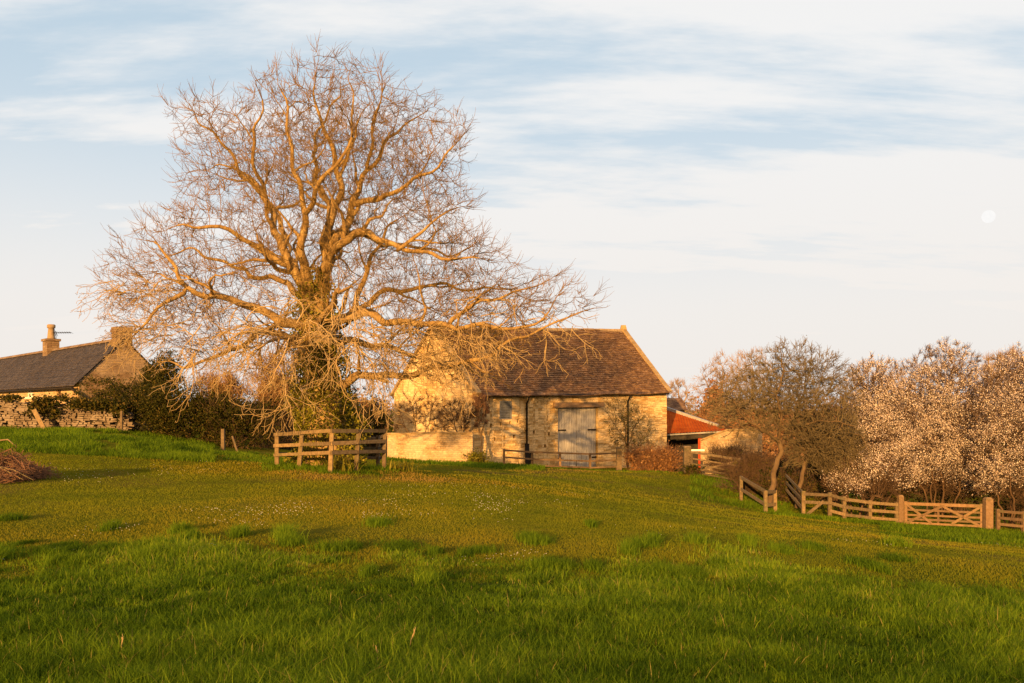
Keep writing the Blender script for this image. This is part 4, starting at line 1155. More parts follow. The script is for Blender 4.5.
# gutter and downpipes
mb = MB(); mb.tube([fpt(.3, etop(.3) - .33, .42), fpt(LB * .5, etop(LB * .5) - .36, .42), fpt(LB - .2, etop(LB) - .33, .42)], [.075] * 3, 8); mb.build('gutter', M['iron'], barn)
for pxp, top_y in ((526, 393), (627, 391)):
    u = bu(pxp); mb = MB()
    mb.tube([fpt(u, etop(u) - .36, .40), fpt(u, etop(u) - .55, .30), fpt(u, etop(u) - .85, .10), fpt(u, -4.6, .10)], [.06] * 4, 8)
    dp = mb.build('downpipe', M['iron'], barn)
    for zz in (etop(u) - 1.2, etop(u) - 2.6, etop(u) - 4.0): mb = MB(); mb.box(fpt(u, zz, .06), (.18, .14, .07)); mb.build('bracket', M['iron'], dp)
mb = MB(); u = bu(527.5); mb.beam(fpt(u - .12, -4.4, .17), fpt(u - .12, -2.3, .12), .06, .30, up=dB); mb.beam(fpt(u + .22, -4.4, .17), fpt(u + .22, -2.9, .12), .06, .26, up=dB)
o = mb.build('old_plank', M['iron']); tag(o, 'pair of dark old boards leaning on barn wall beside left downpipe', 'boards')

# ------------------------------------------------------------------ low wall by the barn gable
def stone_wall(name, a, b, h, w, label, cat, mat, cope_mat, cope_h=.08):
    a, b = Vector(a), Vector(b)
    t = thing(name, (a + b) / 2, label, cat)
    mb = MB(); mc = MB(); n = 14
    sd = (b - a).cross(Vector((0, 0, 1))).normalized() * (w / 2)
    for k in range(n):
        p, q = a.lerp(b, k / n), a.lerp(b, (k + 1) / n)
        zp, zq = h(k / n), h((k + 1) / n)
        for s_ in (1, -1):
            mb.poly(at(p + sd * s_, p.z - .8), at(q + sd * s_, q.z - .8), at(q + sd * s_ * .9, zq), at(p + sd * s_ * .9, zp))
        j = rnd.uniform(-.02, .02)
        mc.beam(at(p, zp + cope_h / 2 + j), at(p.lerp(q, .98), zq + cope_h / 2 + j), w + .08, cope_h)
    for e_, zz in ((a, h(0)), (b, h(1))):
        mb.poly(at(e_ + sd, e_.z - .8), at(e_ - sd, e_.z - .8), at(e_ - sd * .9, zz), at(e_ + sd * .9, zz))
    mb.build('wall', mat, t); mc.build('coping', cope_mat, t)
    return t
a = ground(388, 54.5); b = ground(473, 54.2)
za, zb_ = (HZ - 434) / F * 54.5, (HZ - 433) / F * 54.2
stone_wall('low_stone_wall', a, b, lambda t: za + (zb_ - za) * t, .45, 'low pale stone wall with flat top joining the barn gable corner', 'wall', M['wall_stone'], M['coping'])

# ------------------------------------------------------------------ rail fences and gates
def post(t, p, top, w, mat, lean=(0, 0), name='post', cap=True):
    mb = MB()
    b = Vector(p) - Vector((0, 0, .35)); e = Vector((p[0] + lean[0], p[1] + lean[1], top))
    d = (e - b); L = d.length
    M_ = d.to_track_quat('Z', 'Y').to_matrix()
    mb.box(b + d / 2, (w, w * .9, L), M_, taper=.94, jit=.008)
    return mb.build(name, mat, t)
def rails(t, p, q, zp, zq, heights, w, hgt, mat, off=(0, 0), labels=None):
    for h in heights:
        mb = MB()
        j0, j1 = rnd.uniform(-.02, .02), rnd.uniform(-.02, .02)
        mb.beam((p[0] + off[0], p[1] + off[1], zp + h + j0), (q[0] + off[0], q[1] + off[1], zq + h + j1), w, hgt, jit=.008)
        mb.build('rail', mat, t)

# round the great tree
fpos = [(277, 29.0, 433.5, 467, 0), (302, 28.0, 433.5, 469, .12), (332, 26.3, 430.5, 476, .06), (358.5, 27.2, 431.5, 473, .10), (385, 28.6, 431, 469, .05)]
t = thing('rail_fence', ground(332, 26.5), 'wooden post and rail fence standing in front of the great tree', 'fence')
tops = []
for (px, Y, yt, yb, ln) in fpos:
    x = wx(px, Y); zt = (HZ - yt) / F * Y
    post(t, (x - ln, Y, min(gz(x, Y), (HZ - yb) / F * Y)), zt, .135, M['fence_wood'], (ln, 0)); tops.append((x, Y, zt))
RY = [(435.5, 435, 434.5, 432.5, 431.5, 431), (446.5, 445.5, 444, 443, 442.5, 442), (457, 455.5, 453.5, 452.5, 452, 451)]
for r_ in range(3):
    for k in range(4):
        (x0, Y0, _), (x1, Y1, _) = tops[k], tops[k + 1]
        ya = (455, 493, 525)[r_]; yb_ = (443, 483, 515)[r_]
        f = lambda px: 300 + (np.interp(px, [276, 332, 386], [(456, 494, 526)[r_], (444, 487, 518)[r_], (444, 479, 513)[r_]])) * .2928
        pa, pb = fpos[k][0], fpos[k + 1][0]
        mb = MB(); off_ = -.11
        ex = .12 if k == 3 else 0; es = -.12 if k == 0 else 0
        v0 = Vector((x0, Y0 + off_, (HZ - f(pa) - .8) / F * Y0)); v1 = Vector((x1, Y1 + off_, (HZ - f(pb) - .8) / F * Y1))
        dd_ = (v1 - v0).normalized()
        mb.beam(v0 + dd_ * es, v1 + dd_ * ex - (dd_ * .01 if k < 3 else Vector()), .05, .105, jit=.010); mb.build('rail', M['fence_wood'], t)
# its far side, behind the trunk
rear = [(277, 29.0), (307, 33.0), (345, 34.5), (378, 33.0), (384.5, 28.9)]
rp = []
for i, (px, Y) in enumerate(rear):
    g_ = ground(px, Y); rp.append((g_.x, g_.y, g_.z + 1.12))
    if 0 < i < 4: post(t, g_, g_.z + 1.22, .13, M['old_fence_wood'])
for k in range(4):
    for h in (-.02, -.38, -.74):
        mb = MB(); a, b = Vector(rp[k]), Vector(rp[k + 1]); mb.beam(a + Vector((0, .09, h)), b + Vector((0, .09, h)), .05, .11, jit=.008); mb.build('rail', M['old_fence_wood'], t)

# in front of the barn
t = thing('rail_fence', ground(560, 54), 'low grey wooden rail fence along the foot of the barn doors', 'fence')
bf = [(504, 53.0, 449, 461), (532, 53.6, 451, 466), (560, 54.2, 452, 467), (590, 54.8, 453, 469), (616, 55.2, 452, 470)]
for i, (px, Y, yt, yb) in enumerate(bf[:4]):
    x = wx(px, Y); post(t, (x, Y, min(gz(x, Y), (HZ - yb) / F * Y)), (HZ - yt) / F * Y, .14, M['gate_wood'])
for k in range(4):
    (a, Ya, ya, _), (b, Yb, yb, _) = bf[k], bf[k + 1]
    for dz in (1.0, 8, 14.5):
        if k == 0 and dz > 10: continue
        mb = MB(); mb.beam(P(a, ya + dz, Ya) + Vector((0, -.10, 0)), P(b, yb + dz, Yb) + Vector((-.01, -.10, 0)), .05, .095, jit=.008); mb.build('rail', M['gate_wood'], t)
t = thing('gate_post', ground(619, 55), 'thick dark wooden post ending the fence by the barn shrub', 'post')
post(t, ground(619, 55.1), (HZ - 448.5) / F * 55.1, .34, M['old_fence_wood'], name='shaft')
mb = MB(); c = ground(619, 55.1); mb.box((c.x, c.y, (HZ - 448.2) / F * 55.1 + .02), (.38, .36, .09), taper=.8); mb.build('cap', M['old_fence_wood'], t)

def field_gate(name, label, a, b, h, mat, cross=True, rails_n=5, group=None, white_end=False):
    a, b = Vector(a), Vector(b)
    t = thing(name, (a + b) / 2, label, 'gate', group)
    d = (b - a); up = Vector((0, 0, 1)); L = d.length; dn = d.normalized(); fr = dn.cross(up).normalized()
    hs = [0.0, .20, .42, .68, 1.0][:rails_n] if rails_n == 5 else [0, .33, .66, 1.0]
    for k, q in enumerate(hs):
        z = up * (.12 + q * (h - .12))
        mb = MB(); w_ = .09 if k < len(hs) - 1 else .13
        if k == len(hs) - 1:      # top rail tapers towards the latch
            mb.beam(a + z, b + z, .07, w_, jit=.005)
        else: mb.beam(a + z, b + z, .035, w_, jit=.005)
        mb.build('bar', mat, t)
    for e_, w_ in ((a + dn * .06, .12), (b - dn * .06, .09)):
        mb = MB(); mb.beam(e_ + up * .06 - fr * .02, e_ + up * (h + .10) - fr * .02, .08, w_, up=dn); mb.build('stile', mat, t)
    if cross:
        for (p, q) in ((a + dn * .15 + up * .14, a + d * .5 + up * (h - .05)), (b - dn * .12 + up * .14, a + d * .5 + up * (h - .05)), (a + dn * .15 + up * (h - .06), a + d * .36 + up * .16), (b - dn * .12 + up * (h - .06), a + d * .62 + up * .16)):
            mb = MB(); mb.beam(p + fr * .045, q + fr * .045, .03, .10); mb.build('brace', mat, t)
        mb = MB(); mb.beam(a + d * .44 + up * .14 - fr * .04, a + d * .44 + up * (h - .06) - fr * .04, .03, .08, up=dn); mb.build('upright', mat, t)
    else:
        mb = MB(); mb.beam(a + dn * .2 + up * .16 + fr * .045, b - dn * .2 + up * (h - .1) + fr * .045, .03, .10); mb.build('brace', mat, t)
    return t
# gate on the right, at the blossom hedge
ga, gbk = P(904.5, 523.5, 40.6), P(983, 528.0, 38.4)
ga.z = P(904, 523, 40.6).z - .10; gbk.z = P(983, 528, 38.4).z - .05
t = field_gate('field_gate', 'new looking five barred wooden field gate with crossed braces below the blossom', ga, gbk, .98, M['gate_wood'])
for (px, Y, yt, yb, w_, lb) in ((900.5, 40.8, 496.5, 525, .24, 'square wooden gate post at the hinge side left of the barred gate'), (988, 38.2, 499, 530, .33, 'stout wooden gate post right of the crossed brace gate')):
    c = P(px, yb, Y); c.z = min(c.z, gz(c.x, c.y))
    t = thing('gate_post', c, lb, 'post')
    post(t, c, (HZ - yt) / F * Y, w_, M['gate_wood'], name='shaft')
    mb = MB(); mb.box((c.x, c.y, (HZ - yt) / F * Y + .035), (w_ * .98, w_ * .9, .08), taper=.55); mb.build('cap', M['gate_wood'], t)
# fence left of it, rising to the trees
t = thing('rail_fence', ground(850, 39.5), 'three railed wooden fence running from apple tree to field gate', 'fence')
ff = [(780, 47.0, 468, 494), (803.3, 38.6, 491, 517), (829.7, 39.2, 492.5, 520), (844, 39.6, 496.4, 520), (870, 40.2, 500, 523), (896.5, 40.7, 502, 525)]
for (px, Y, yt, yb) in ff:
    x = wx(px, Y); post(t, (x, Y, min(gz(x, Y), (HZ - yb) / F * Y)), (HZ - yt) / F * Y, .15, M['fence_wood'])
for k in range(len(ff) - 1):
    (a, Ya, ya, _), (b, Yb, yb, _) = ff[k], ff[k + 1]
    for dz in (.06, .40, .74):
        if k == 1 and dz == .74: continue
        mb = MB(); p = P(a, ya, Ya); q = P(b, yb, Yb)
        mb.beam(p + Vector((0, -.11, -dz - .05)), q + Vector((-.01, -.11, -dz - .05)), .05, .13, jit=.008); mb.build('rail', M['fence_wood'], t)
mb = MB(); mb.beam(P(806, 514, 38.6) + Vector((0, -.15, 0)), P(822, 501, 39.0) + Vector((0, -.15, 0)), .05, .12); mb.build('brace', M['fence_wood'], t)
# right of the gate
t = thing('rail_fence', ground(1010, 37.5), 'short rail fence right of the field gate running out of view', 'fence')
fr_ = [(998, 37.6, 509, 532), (1024, 36.6, 511, 534), (1056, 35.4, 513, 536), (1090, 34.2, 516, 540)]
for (px, Y, yt, yb) in fr_:
    x = wx(px, Y); post(t, (x, Y, min(gz(x, Y), (HZ - yb) / F * Y)), (HZ - yt) / F * Y, .14, M['gate_wood'])
for k in range(3):
    (a, Ya, ya, _), (b, Yb, yb, _) = fr_[k], fr_[k + 1]
    for dz in (.08, .36, .62):
        mb = MB(); mb.beam(P(a, ya, Ya) + Vector((0, -.10, -dz)), P(b, yb, Yb) + Vector((-.01, -.10, -dz)), .05, .11, jit=.006); mb.build('rail', M['gate_wood'], t)
# guard rails by the apple tree
t = thing('rail_fence', ground(752, 40.5), 'short two railed wooden guard fence at the foot of the leaning apple tree', 'fence')
fg = [(741, 43.0, 476, 506), (765.5, 38.6, 490.5, 514), (775, 39.6, 490, 514)]
for (px, Y, yt, yb) in fg:
    x = wx(px, Y); post(t, (x, Y, min(gz(x, Y), (HZ - yb) / F * Y)), (HZ - yt) / F * Y, .15, M['fence_wood'])
for k in range(2):
    (a, Ya, ya, _), (b, Yb, yb, _) = fg[k], fg[k + 1]
    for dz in (.06, .62):
        mb = MB(); mb.beam(P(a, ya, Ya) + Vector((-.03, -.11, -dz)), P(b, yb, Yb) + Vector((0, -.11, -dz)), .05, .14, jit=.006); mb.build('rail', M['fence_wood'], t)
# gate and post right of the barn
t = thing('gate_post', ground(687, 52), 'broad dark wooden post between the dead bracken and yard gate', 'post')
post(t, ground(687, 52), (HZ - 447) / F * 52, .40, M['old_fence_wood'], name='shaft')
mb = MB(); c = ground(687, 52); mb.box((c.x, c.y, (HZ - 447) / F * 52 + .02), (.44, .40, .08), taper=.8); mb.build('cap', M['old_fence_wood'], t)
a, b = ground(691, 51.8), ground(741, 50.5)
t = field_gate('yard_gate', 'dark weathered wooden yard gate beside the red roofed shed', a, b, 1.28, M['old_fence_wood'], cross=False)
mb = MB(); mb.box(P(696, 450.2, 51.7) + Vector((.1, -.05, 0)), (.75, .05, .10)); pl = mb.build('plate', M['white_paint'], t)

# ------------------------------------------------------------------ red roofed open shed
SY = 68.0
shed = thing('open_shed', ground(695, SY), 'open fronted shed with red sheet roof and red post beside the barn', 'shed')
e0, e1 = P(655, 434.5, SY), P(728, 430.5, SY - 1.0)      # eaves
r0, r1 = P(655, 405.5, SY + 5.0), P(716, 429.0, SY + 4.0)
r1 = P(718, 427.0, SY + 2.2)
mb = MB(); nst = 24
for k in range(nst):        # sheet roof with ribs
    a0, a1 = k / nst, (k + 1) / nst; am = (a0 + a1) / 2
    for (x0, x1, l0, l1) in ((a0, am, 0, .05), (am, a1, .05, 0)):
        mb.poly(e0.lerp(e1, x0) + Vector((0, 0, l0)), e0.lerp(e1, x1) + Vector((0, 0, l1)), r0.lerp(r1, x1) + Vector((0, 0, l1)), r0.lerp(r1, x0) + Vector((0, 0, l0)))
mb.build('roof', M['red_tin'], shed)
mb = MB(); mb.beam(r0 + Vector((0, 0, .10)), r1 + Vector((0, 0, .10)), .35, .22); mb.build('verge_flashing', M['lead'], shed)
mb = MB(); mb.beam(e0 + Vector((0, -.1, -.08)), e1 + Vector((0, -.1, -.06)), .12, .11); mb.build('gutter', M['lead'], shed)
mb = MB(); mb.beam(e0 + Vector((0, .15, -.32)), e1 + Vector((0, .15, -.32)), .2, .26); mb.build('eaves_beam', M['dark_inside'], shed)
for pxp in (700, 640):
    p = P(pxp, 433, SY - .4); mb = MB(); mb.beam((p.x, p.y, gz(p.x, p.y) - .3), (p.x, p.y, p.z - .1), .2, .2, up=dB); mb.build('post', M['red_paint'], shed)
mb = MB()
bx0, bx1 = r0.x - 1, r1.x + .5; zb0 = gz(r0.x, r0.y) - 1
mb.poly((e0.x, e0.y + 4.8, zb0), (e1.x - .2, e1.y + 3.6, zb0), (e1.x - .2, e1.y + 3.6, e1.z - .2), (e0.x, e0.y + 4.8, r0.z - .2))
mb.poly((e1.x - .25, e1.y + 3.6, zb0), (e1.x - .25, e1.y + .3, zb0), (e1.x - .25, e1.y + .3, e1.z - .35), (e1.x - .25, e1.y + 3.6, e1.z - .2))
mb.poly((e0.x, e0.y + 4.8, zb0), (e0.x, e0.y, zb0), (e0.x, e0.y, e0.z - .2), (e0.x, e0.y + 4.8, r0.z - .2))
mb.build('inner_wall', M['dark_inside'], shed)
# a dark slate roofed outbuilding peeping above it
t = thing('outbuilding', ground(676, 80), 'small stone outbuilding with dark roof just visible over the red shed', 'building')
o0, o1 = P(660, 409, 80), P(686, 411, 80)
mb = MB(); mb.box(((o0.x + o1.x) / 2, 82.5, -3.6), (o1.x - o0.x, 5, 7)); mb.build('wall', M['shaded_stone'], t)
mb = MB(); x0, x1 = o0.x - .2, o1.x + .1; z = -.08
mb.poly((x0, 79.7, z - .1), (x1, 79.7, z - .1), (x1, 82.5, z + 1.0), (x0, 82.5, z + 1.0)); mb.poly((x1, 85.3, z - .1), (x0, 85.3, z - .1), (x0, 82.5, z + 1.0), (x1, 82.5, z + 1.0))
mb.build('roof', M['barn_slates'], t)
# stone wall right of the shed
a, b = P(703, 452, 61), P(760, 470, 57)
a.z, b.z = gz(a.x, a.y), gz(b.x, b.y)
za, zb_ = (HZ - 441) / F * 61, (HZ - 431) / F * 57
stone_wall('yard_wall', a, b, lambda t: za + (zb_ - za) * min(1, t * 2.0) , .5, 'yellow stone yard wall right of the red posted shed', 'wall', M['wall_stone'], M['coping'], .1)

# ------------------------------------------------------------------ cottage on the left
lx = Vector((-.67, .74, 0)).normalized(); gxv = Vector((lx.y, -lx.x, 0))
cC = Vector((wx(79, 50), 50, 0)); wC = 2.45; LC = 40.0
apx = cC + gxv * wC; cbk = cC + gxv * 2 * wC
ze = (HZ - 381.5) / F * 50; za_ = (HZ - 340) / F * apx.y
ctg = thing('cottage', (cC.x - 3, cC.y + 4, gz(cC.x - 3, cC.y + 4)), 'low stone cottage with dark slate roof and two chimneys behind the garden wall', 'cottage')
Zc = -3.0
mb = MB()
far = cC + lx * LC; farb = cbk + lx * LC; fap = apx + lx * LC
def cp_(s, z, out=0): p = cC + lx * s - gxv * out; return Vector((p.x, p.y, z))
def cs(px):
    t = (px - CX) / F; return (t * cC.y - cC.x) / (lx.x - t * lx.y)
cops = []
for (p0, p1, y0, y1) in ((27.0, 33.0, 397, 389), (56.5, 61.0, 398, 389)):
    s0, s1 = cs(p1), cs(p0); sm_ = (s0 + s1) / 2; Ym = (cC + lx * sm_).y
    cops.append((s0, s1, (HZ - y0) / F * Ym, (HZ - y1) / F * Ym))
ss = sorted(set([0.0, LC] + [v for c in cops for v in c[:2]])); zz_ = sorted(set([Zc, ze] + [v for c in cops for v in c[2:]]))
for i in range(len(ss) - 1):
    for j in range(len(zz_) - 1):
        sm_, zm = (ss[i] + ss[i + 1]) / 2, (zz_[j] + zz_[j + 1]) / 2
        if any(c[0] < sm_ < c[1] and c[2] < zm < c[3] for c in cops): continue
        mb.poly(cp_(ss[i + 1], zz_[j]), cp_(ss[i], zz_[j]), cp_(ss[i], zz_[j + 1]), cp_(ss[i + 1], zz_[j + 1]))
for (s0, s1, z0, z1) in cops:
    mb.poly(cp_(s0, z0), cp_(s0, z0, -.2), cp_(s0, z1, -.2), cp_(s0, z1)); mb.poly(cp_(s1, z0, -.2), cp_(s1, z0), cp_(s1, z1), cp_(s1, z1, -.2))
    mb.poly(cp_(s0, z1), cp_(s0, z1, -.2), cp_(s1, z1, -.2), cp_(s1, z1)); mb.poly(cp_(s0, z0, -.2), cp_(s0, z0), cp_(s1, z0), cp_(s1, z0, -.2))
mb.build('wall', M['cottage_stone'], ctg)
mb = MB()
mb.poly(at(cC, Zc), at(cbk, Zc), at(cbk, ze), at(apx, za_), at(cC, ze))
mb.poly(at(farb, Zc), at(far, Zc), at(far, ze), at(fap, za_), at(farb, ze)); mb.poly(at(cbk, Zc), at(farb, Zc), at(farb, ze), at(cbk, ze))
mb.build('gable_wall', M['shaded_stone'], ctg)
mb = MB()
sl_ = (za_ - ze) / wC; ov = .28
nr, nu = 22, 30
for sgn, e_ in ((-1, cC), (1, cbk)):
    def rp_(i, t_, l_): 
        a = (i / nu) * (LC + .12) - .12
        b0 = e_ + gxv * (ov * sgn); p = b0.lerp(apx, t_) + lx * a
        return Vector((p.x, p.y, (ze - ov * sl_) * (1 - t_) + za_ * t_ + .06 + l_ + .03 * math.sin(a * .5 + 1) * math.sin(3 * t_)))
    for j in range(nr):
        for i in range(nu):
            q = [rp_(i, j / nr, .03), rp_(i + 1, j / nr, .03), rp_(i + 1, (j + 1) / nr, .005), rp_(i, (j + 1) / nr, .005)]
            mb.poly(*(q[::-1] if sgn < 0 else q))
            q = [rp_(i, j / nr, -.03), rp_(i + 1, j / nr, -.03), q[1], q[0]]
            mb.poly(*(q[::-1] if sgn < 0 else q))
rf = mb.build('roof', M['cottage_slates'], ctg)
mb = MB(); nri = 60
for k in range(nri):
    p = apx + lx * (LC * k / nri - .1); q = apx + lx * (LC * (k + .96) / nri - .1)
    for sgn in (-1, 1):
        mb.poly(at(p, za_ + .18), at(q, za_ + .18), at(q + gxv * (.17 * sgn), za_ + .0), at(p + gxv * (.17 * sgn), za_ + .0))
mb.build('ridge', M['shaded_stone'], rf)
for (s0, s1, z0, z1), kind in zip(cops, ('win', 'vent')):
    if kind == 'win':
        mb = MB()
        for a, b_ in ((s0 + .04, s0 + .04), (s1 - .04, s1 - .04), ((s0 + s1) / 2, (s0 + s1) / 2)): mb.beam(cp_(a, z0, -.08), cp_(b_, z1, -.08), .06, .09, up=lx)
        for z in (z0 + .04, z1 - .04, (z0 + z1) / 2): mb.beam(cp_(s0, z, -.075), cp_(s1, z, -.075), .05, .07)
        w_ = mb.build('window', M['white_paint'], ctg)
        mb = MB(); mb.beam(cp_(s0 - .12, z0 - .06, .05), cp_(s1 + .12, z0 - .06, .05), .2, .1); mb.build('sill', M['white_paint'], w_)
        mb = MB(); mb.poly(cp_(s0, z0, -.12), cp_(s1, z0, -.12), cp_(s1, z1, -.12), cp_(s0, z1, -.12))
        mg, ntg, bgl = new_mat('window_glass'); bgl.inputs['Base Color'].default_value = (.05, .055, .06, 1); bgl.inputs['Roughness'].default_value = .1; bgl.inputs['Specular IOR Level'].default_value = .5
        mb.build('pane', mg, w_)
    else:
        mb = MB(); mb.beam(cp_((s0 + s1) / 2, z0, -.12), cp_((s0 + s1) / 2, z1, -.12), .05, (s1 - s0) * .96, up=lx); sh = mb.build('shutter', M['brush'], ctg)
# gutter and its downpipe on the corner
mb = MB(); g0 = -gxv * .36; mb.tube([at(cC + g0 - lx * .1, ze - .36), at(far + g0, ze - .36)], [.07, .07], 8); mb.build('gutter', M['iron'], ctg)
mb = MB(); mb.tube([at(cC + g0 + lx * .05, ze - .38), at(cC + g0 - lx * .25, ze - .5), at(cC - lx * .18 + gxv * .35, ze - .95), at(cC - lx * .10 + gxv * .55, ze - 1.2), at(cC - lx * .10 + gxv * .55, -2)], [.06] * 5, 8); mb.build('downpipe', M['iron'], ctg)
# chimneys: one on the ridge with its pot, one on the gable
Mr = Matrix((lx, gxv * -1, Vector((0, 0, 1)))).transposed()
def ridge_s(px):
    t = (px - CX) / F; return (t * apx.y - apx.x) / (lx.x - t * lx.y)
s1_ = ridge_s(51); c1 = apx + lx * s1_; zt1 = (HZ - 341) / F * c1.y
mb = MB(); mb.box(at(c1, (zt1 + za_ - .9) / 2), (1.05, .80, zt1 - za_ + .9), Mr)
ch = mb.build('chimney', M['shaded_stone'], ctg)
mb = MB(); mb.box(at(c1, zt1 + .05), (1.22, .96, .16), Mr); mb.build('cap', M['shaded_stone'], ch)
pp = c1 + lx * (-.05); zp = zt1 + .13; zt = (HZ - 324.5) / F * c1.y
mb = MB(); mb.tube([at(pp, zp), at(pp, zp + .1), at(pp, zp + .55), at(pp, zt - .28), at(pp, zt - .25), at(pp, zt - .06), at(pp, zt)], [.29, .25, .21, .19, .26, .28, .22], 14); mb.build('chimney_pot', M['clay_pot'], ch)
mb = MB(); am = c1 - lx * .45 + gxv * .2; ab = at(am, zt1 - .2); ah = at(am, (HZ - 333) / F * c1.y)
mb.tube([ab, ah + Vector((0, 0, .1))], [.02, .02], 6)
b0, b1 = ah + Vector((-.2, 0, 0)), ah + Vector((1.15, -.2, .0)); mb.tube([b0, b1], [.022, .022], 6)
for k in range(8):
    q = b0.lerp(b1, .1 + .88 * k / 7); mb.tube([q + Vector((.05, .22, -.05)), q - Vector((.05, .22, -.05))], [.01, .01], 4)
for k in (-1, 0, 1): mb.tube([b0 + Vector((.05, 0, .26 + .05 * k)), b0 + Vector((.18, .3 * k, -.22))], [.012, .012], 4)
mb.build('aerial', M['iron'], ch)
zt2 = (HZ - 329) / F * apx.y; c2 = apx + lx * .42
mb = MB(); mb.box(at(c2, (zt2 + za_ - .8) / 2), (.78, .92, zt2 - za_ + .8), Mr); mb.box(at(c2, zt2 - .10), (.88, 1.02, .14), Mr); mb.box(at(c2, zt2 + .06), (.80, .94, .14), Mr)
tag(mb.build('chimney', M['shaded_stone'], ctg), 'square brown chimney on the gable end')

# ------------------------------------------------------------------ dry stone garden wall on the left
wy0, wy1 = 42.6, 43.4
gw = thing('garden_wall', ground(60, 43), 'rough dry stone garden wall with ivy on top below the cottage', 'wall')
mb = MB(); gs = random.Random(8)
L0, L1 = P(-30, 0, wy0), P(128, 0, wy1)
x0, x1 = L0.x, L1.x
def wtop(x): return np.interp(x, [x0, x0 + 1.6, x0 + 3.4, x0 + 4.8, x1 - 1, x1], [(HZ - 398) / F * 43, (HZ - 399) / F * 43, (HZ - 404) / F * 43, (HZ - 401) / F * 43, (HZ - 407) / F * 43, (HZ - 413) / F * 43])
core = MB()
row = 0; zc_ = -1.9
while zc_ < .5:
    h = gs.uniform(.055, .12); x = x0 + gs.uniform(-.2, 0)
    while x < x1:
        w_ = gs.uniform(.12, .36); xm = x + w_ / 2
        yb_ = wy0 + (wy1 - wy0) * (xm - x0) / (x1 - x0)
        top_ = wtop(xm) + gs.uniform(-.06, .03)
        if zc_ + h < top_ and zc_ + h > gz(xm, yb_) - .2 and gs.random() > .04:
            ry = Matrix.Rotation(gs.uniform(-.08, .08), 3, 'Y') @ Matrix.Rotation(gs.uniform(-.12, .12), 3, 'Z')
            mb.box((xm, yb_ + .25 + gs.uniform(-.07, .07), zc_ + h / 2), (w_ * .93, .5, h * .88), ry, jit=.02)
        x += w_
    zc_ += h
mb.build('stones', M['rubble'], gw, uv=False)
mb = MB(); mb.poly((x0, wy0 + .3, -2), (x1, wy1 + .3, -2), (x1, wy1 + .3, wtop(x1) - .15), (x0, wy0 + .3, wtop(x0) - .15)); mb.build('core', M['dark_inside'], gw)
gi = np.random.default_rng(17)
C = []
for (px, py, sx, sy, n) in ((45, 402, 12, 5, 900), (36, 410, 9, 6, 500), (78, 403, 10, 5, 600), (10, 398, 10, 3, 350), (100, 404, 14, 5, 800), (118, 408, 8, 7, 500), (62, 398, 8, 3, 200), (55, 412, 5, 6, 200)):
    k = np.c_[gi.normal(px, sx * .6, n), gi.normal(py, sy * .6, n)]
    Yv = 42.75 + gi.uniform(-.3, .5, n)
    C.append(np.c_[(k[:, 0] - CX) / F * Yv, Yv, (HZ - k[:, 1]) / F * Yv])
C = np.vstack(C)
o = leaf_mesh('ivy', C, np.full(len(C), .12), M['evergreen'], gw, gi, aspect=.85)
a, b = ground(46, 41.9), P(34, 410, 42.35)
mb = MB(); mb.beam(a + Vector((.02, 0, -.1)), b, .10, .20, jit=.01, up=Vector((1, 0, 0))); o = mb.build('leaning_plank', M['fence_wood']); tag(o, 'thick weathered plank leaning against the dry stone garden wall', 'plank')

# ------------------------------------------------------------------ hedge and bushes behind the great tree
E = 'evergreen bushes of the dark hedge'
bush('evergreen_bush', 'tall ivy covered bush rising beside the cottage gable', 'bush', 163, 46.5, 3.0, 4.7, 3.0, M['evergreen'], 17000, .095, seed=21, lobes=10)
bush('evergreen_bush', 'dark evergreen bush hanging over the end of garden wall', 'bush', 126, 44.6, 5.0, 2.8, 2.6, M['evergreen'], 15000, .095, seed=22, zb=.1)
bush('evergreen_bush', 'broad dark evergreen bush below the tall ivy covered one', 'bush', 182, 43.8, 5.2, 2.9, 2.8, M['evergreen'], 20000, .095, seed=23)
bush('evergreen_bush', 'dark evergreen bush with brown twigs left of the great tree', 'bush', 234, 44.4, 5.6, 2.7, 3.0, M['evergreen'], 20000, .095, seed=24, twigs=900)
bush('evergreen_bush', 'dark low bush between rail fence and hedge behind tree trunk', 'bush', 286, 50.0, 5.6, 3.6, 3.0, M['evergreen'], 13000, .095, seed=25, twigs=700)
bush('evergreen_bush', 'dark bush behind the ivy clad trunk of the great tree', 'bush', 335, 55.0, 5.6, 5.2, 3.0, M['evergreen'], 13000, .095, seed=26, twigs=600)
bush('evergreen_bush', 'dark bush against the left edge of the barn gable', 'bush', 374, 59.0, 3.6, 4.6, 3.0, M['evergreen'], 10000, .095, seed=27, twigs=400)
bush('brown_bush', 'brown leafed thicket glowing behind the hanging twigs left of trunk', 'bush', 262, 47.5, 5.2, 5.0, 3.0, M['olive_leaf'], 2600, .11, seed=28, twigs=6500, twig_mat='bush_twig')
bush('brown_bush', 'brown twiggy thicket beside the tall ivy covered bush', 'bush', 210, 48.0, 4.0, 3.9, 3.0, M['olive_leaf'], 2000, .11, seed=29, twigs=4500, twig_mat='bush_twig')
bush('brown_bush', 'brown twiggy thicket directly behind the great trunk', 'bush', 312, 56.0, 4.8, 5.4, 3.0, M['olive_leaf'], 2400, .11, seed=30, twigs=5500, twig_mat='bush_twig')
for i, (px, Y, yt, w_, ln, lb) in enumerate([(223, 40.6, 429, .15, .0, 'old upright fence stake at the foot of the dark hedge'), (121, 42.2, 411, .12, .03, 'thin stake at the right end of garden wall'), (240, 40.9, 436, .09, -.35, 'thin leaning stake right of the hedge foot stake')]):
    c = ground(px, Y); t = thing('stake', c, lb, 'stake'); post(t, c, (HZ - yt) / F * Y, w_, M['old_fence_wood'], (ln, 0), name='shaft')

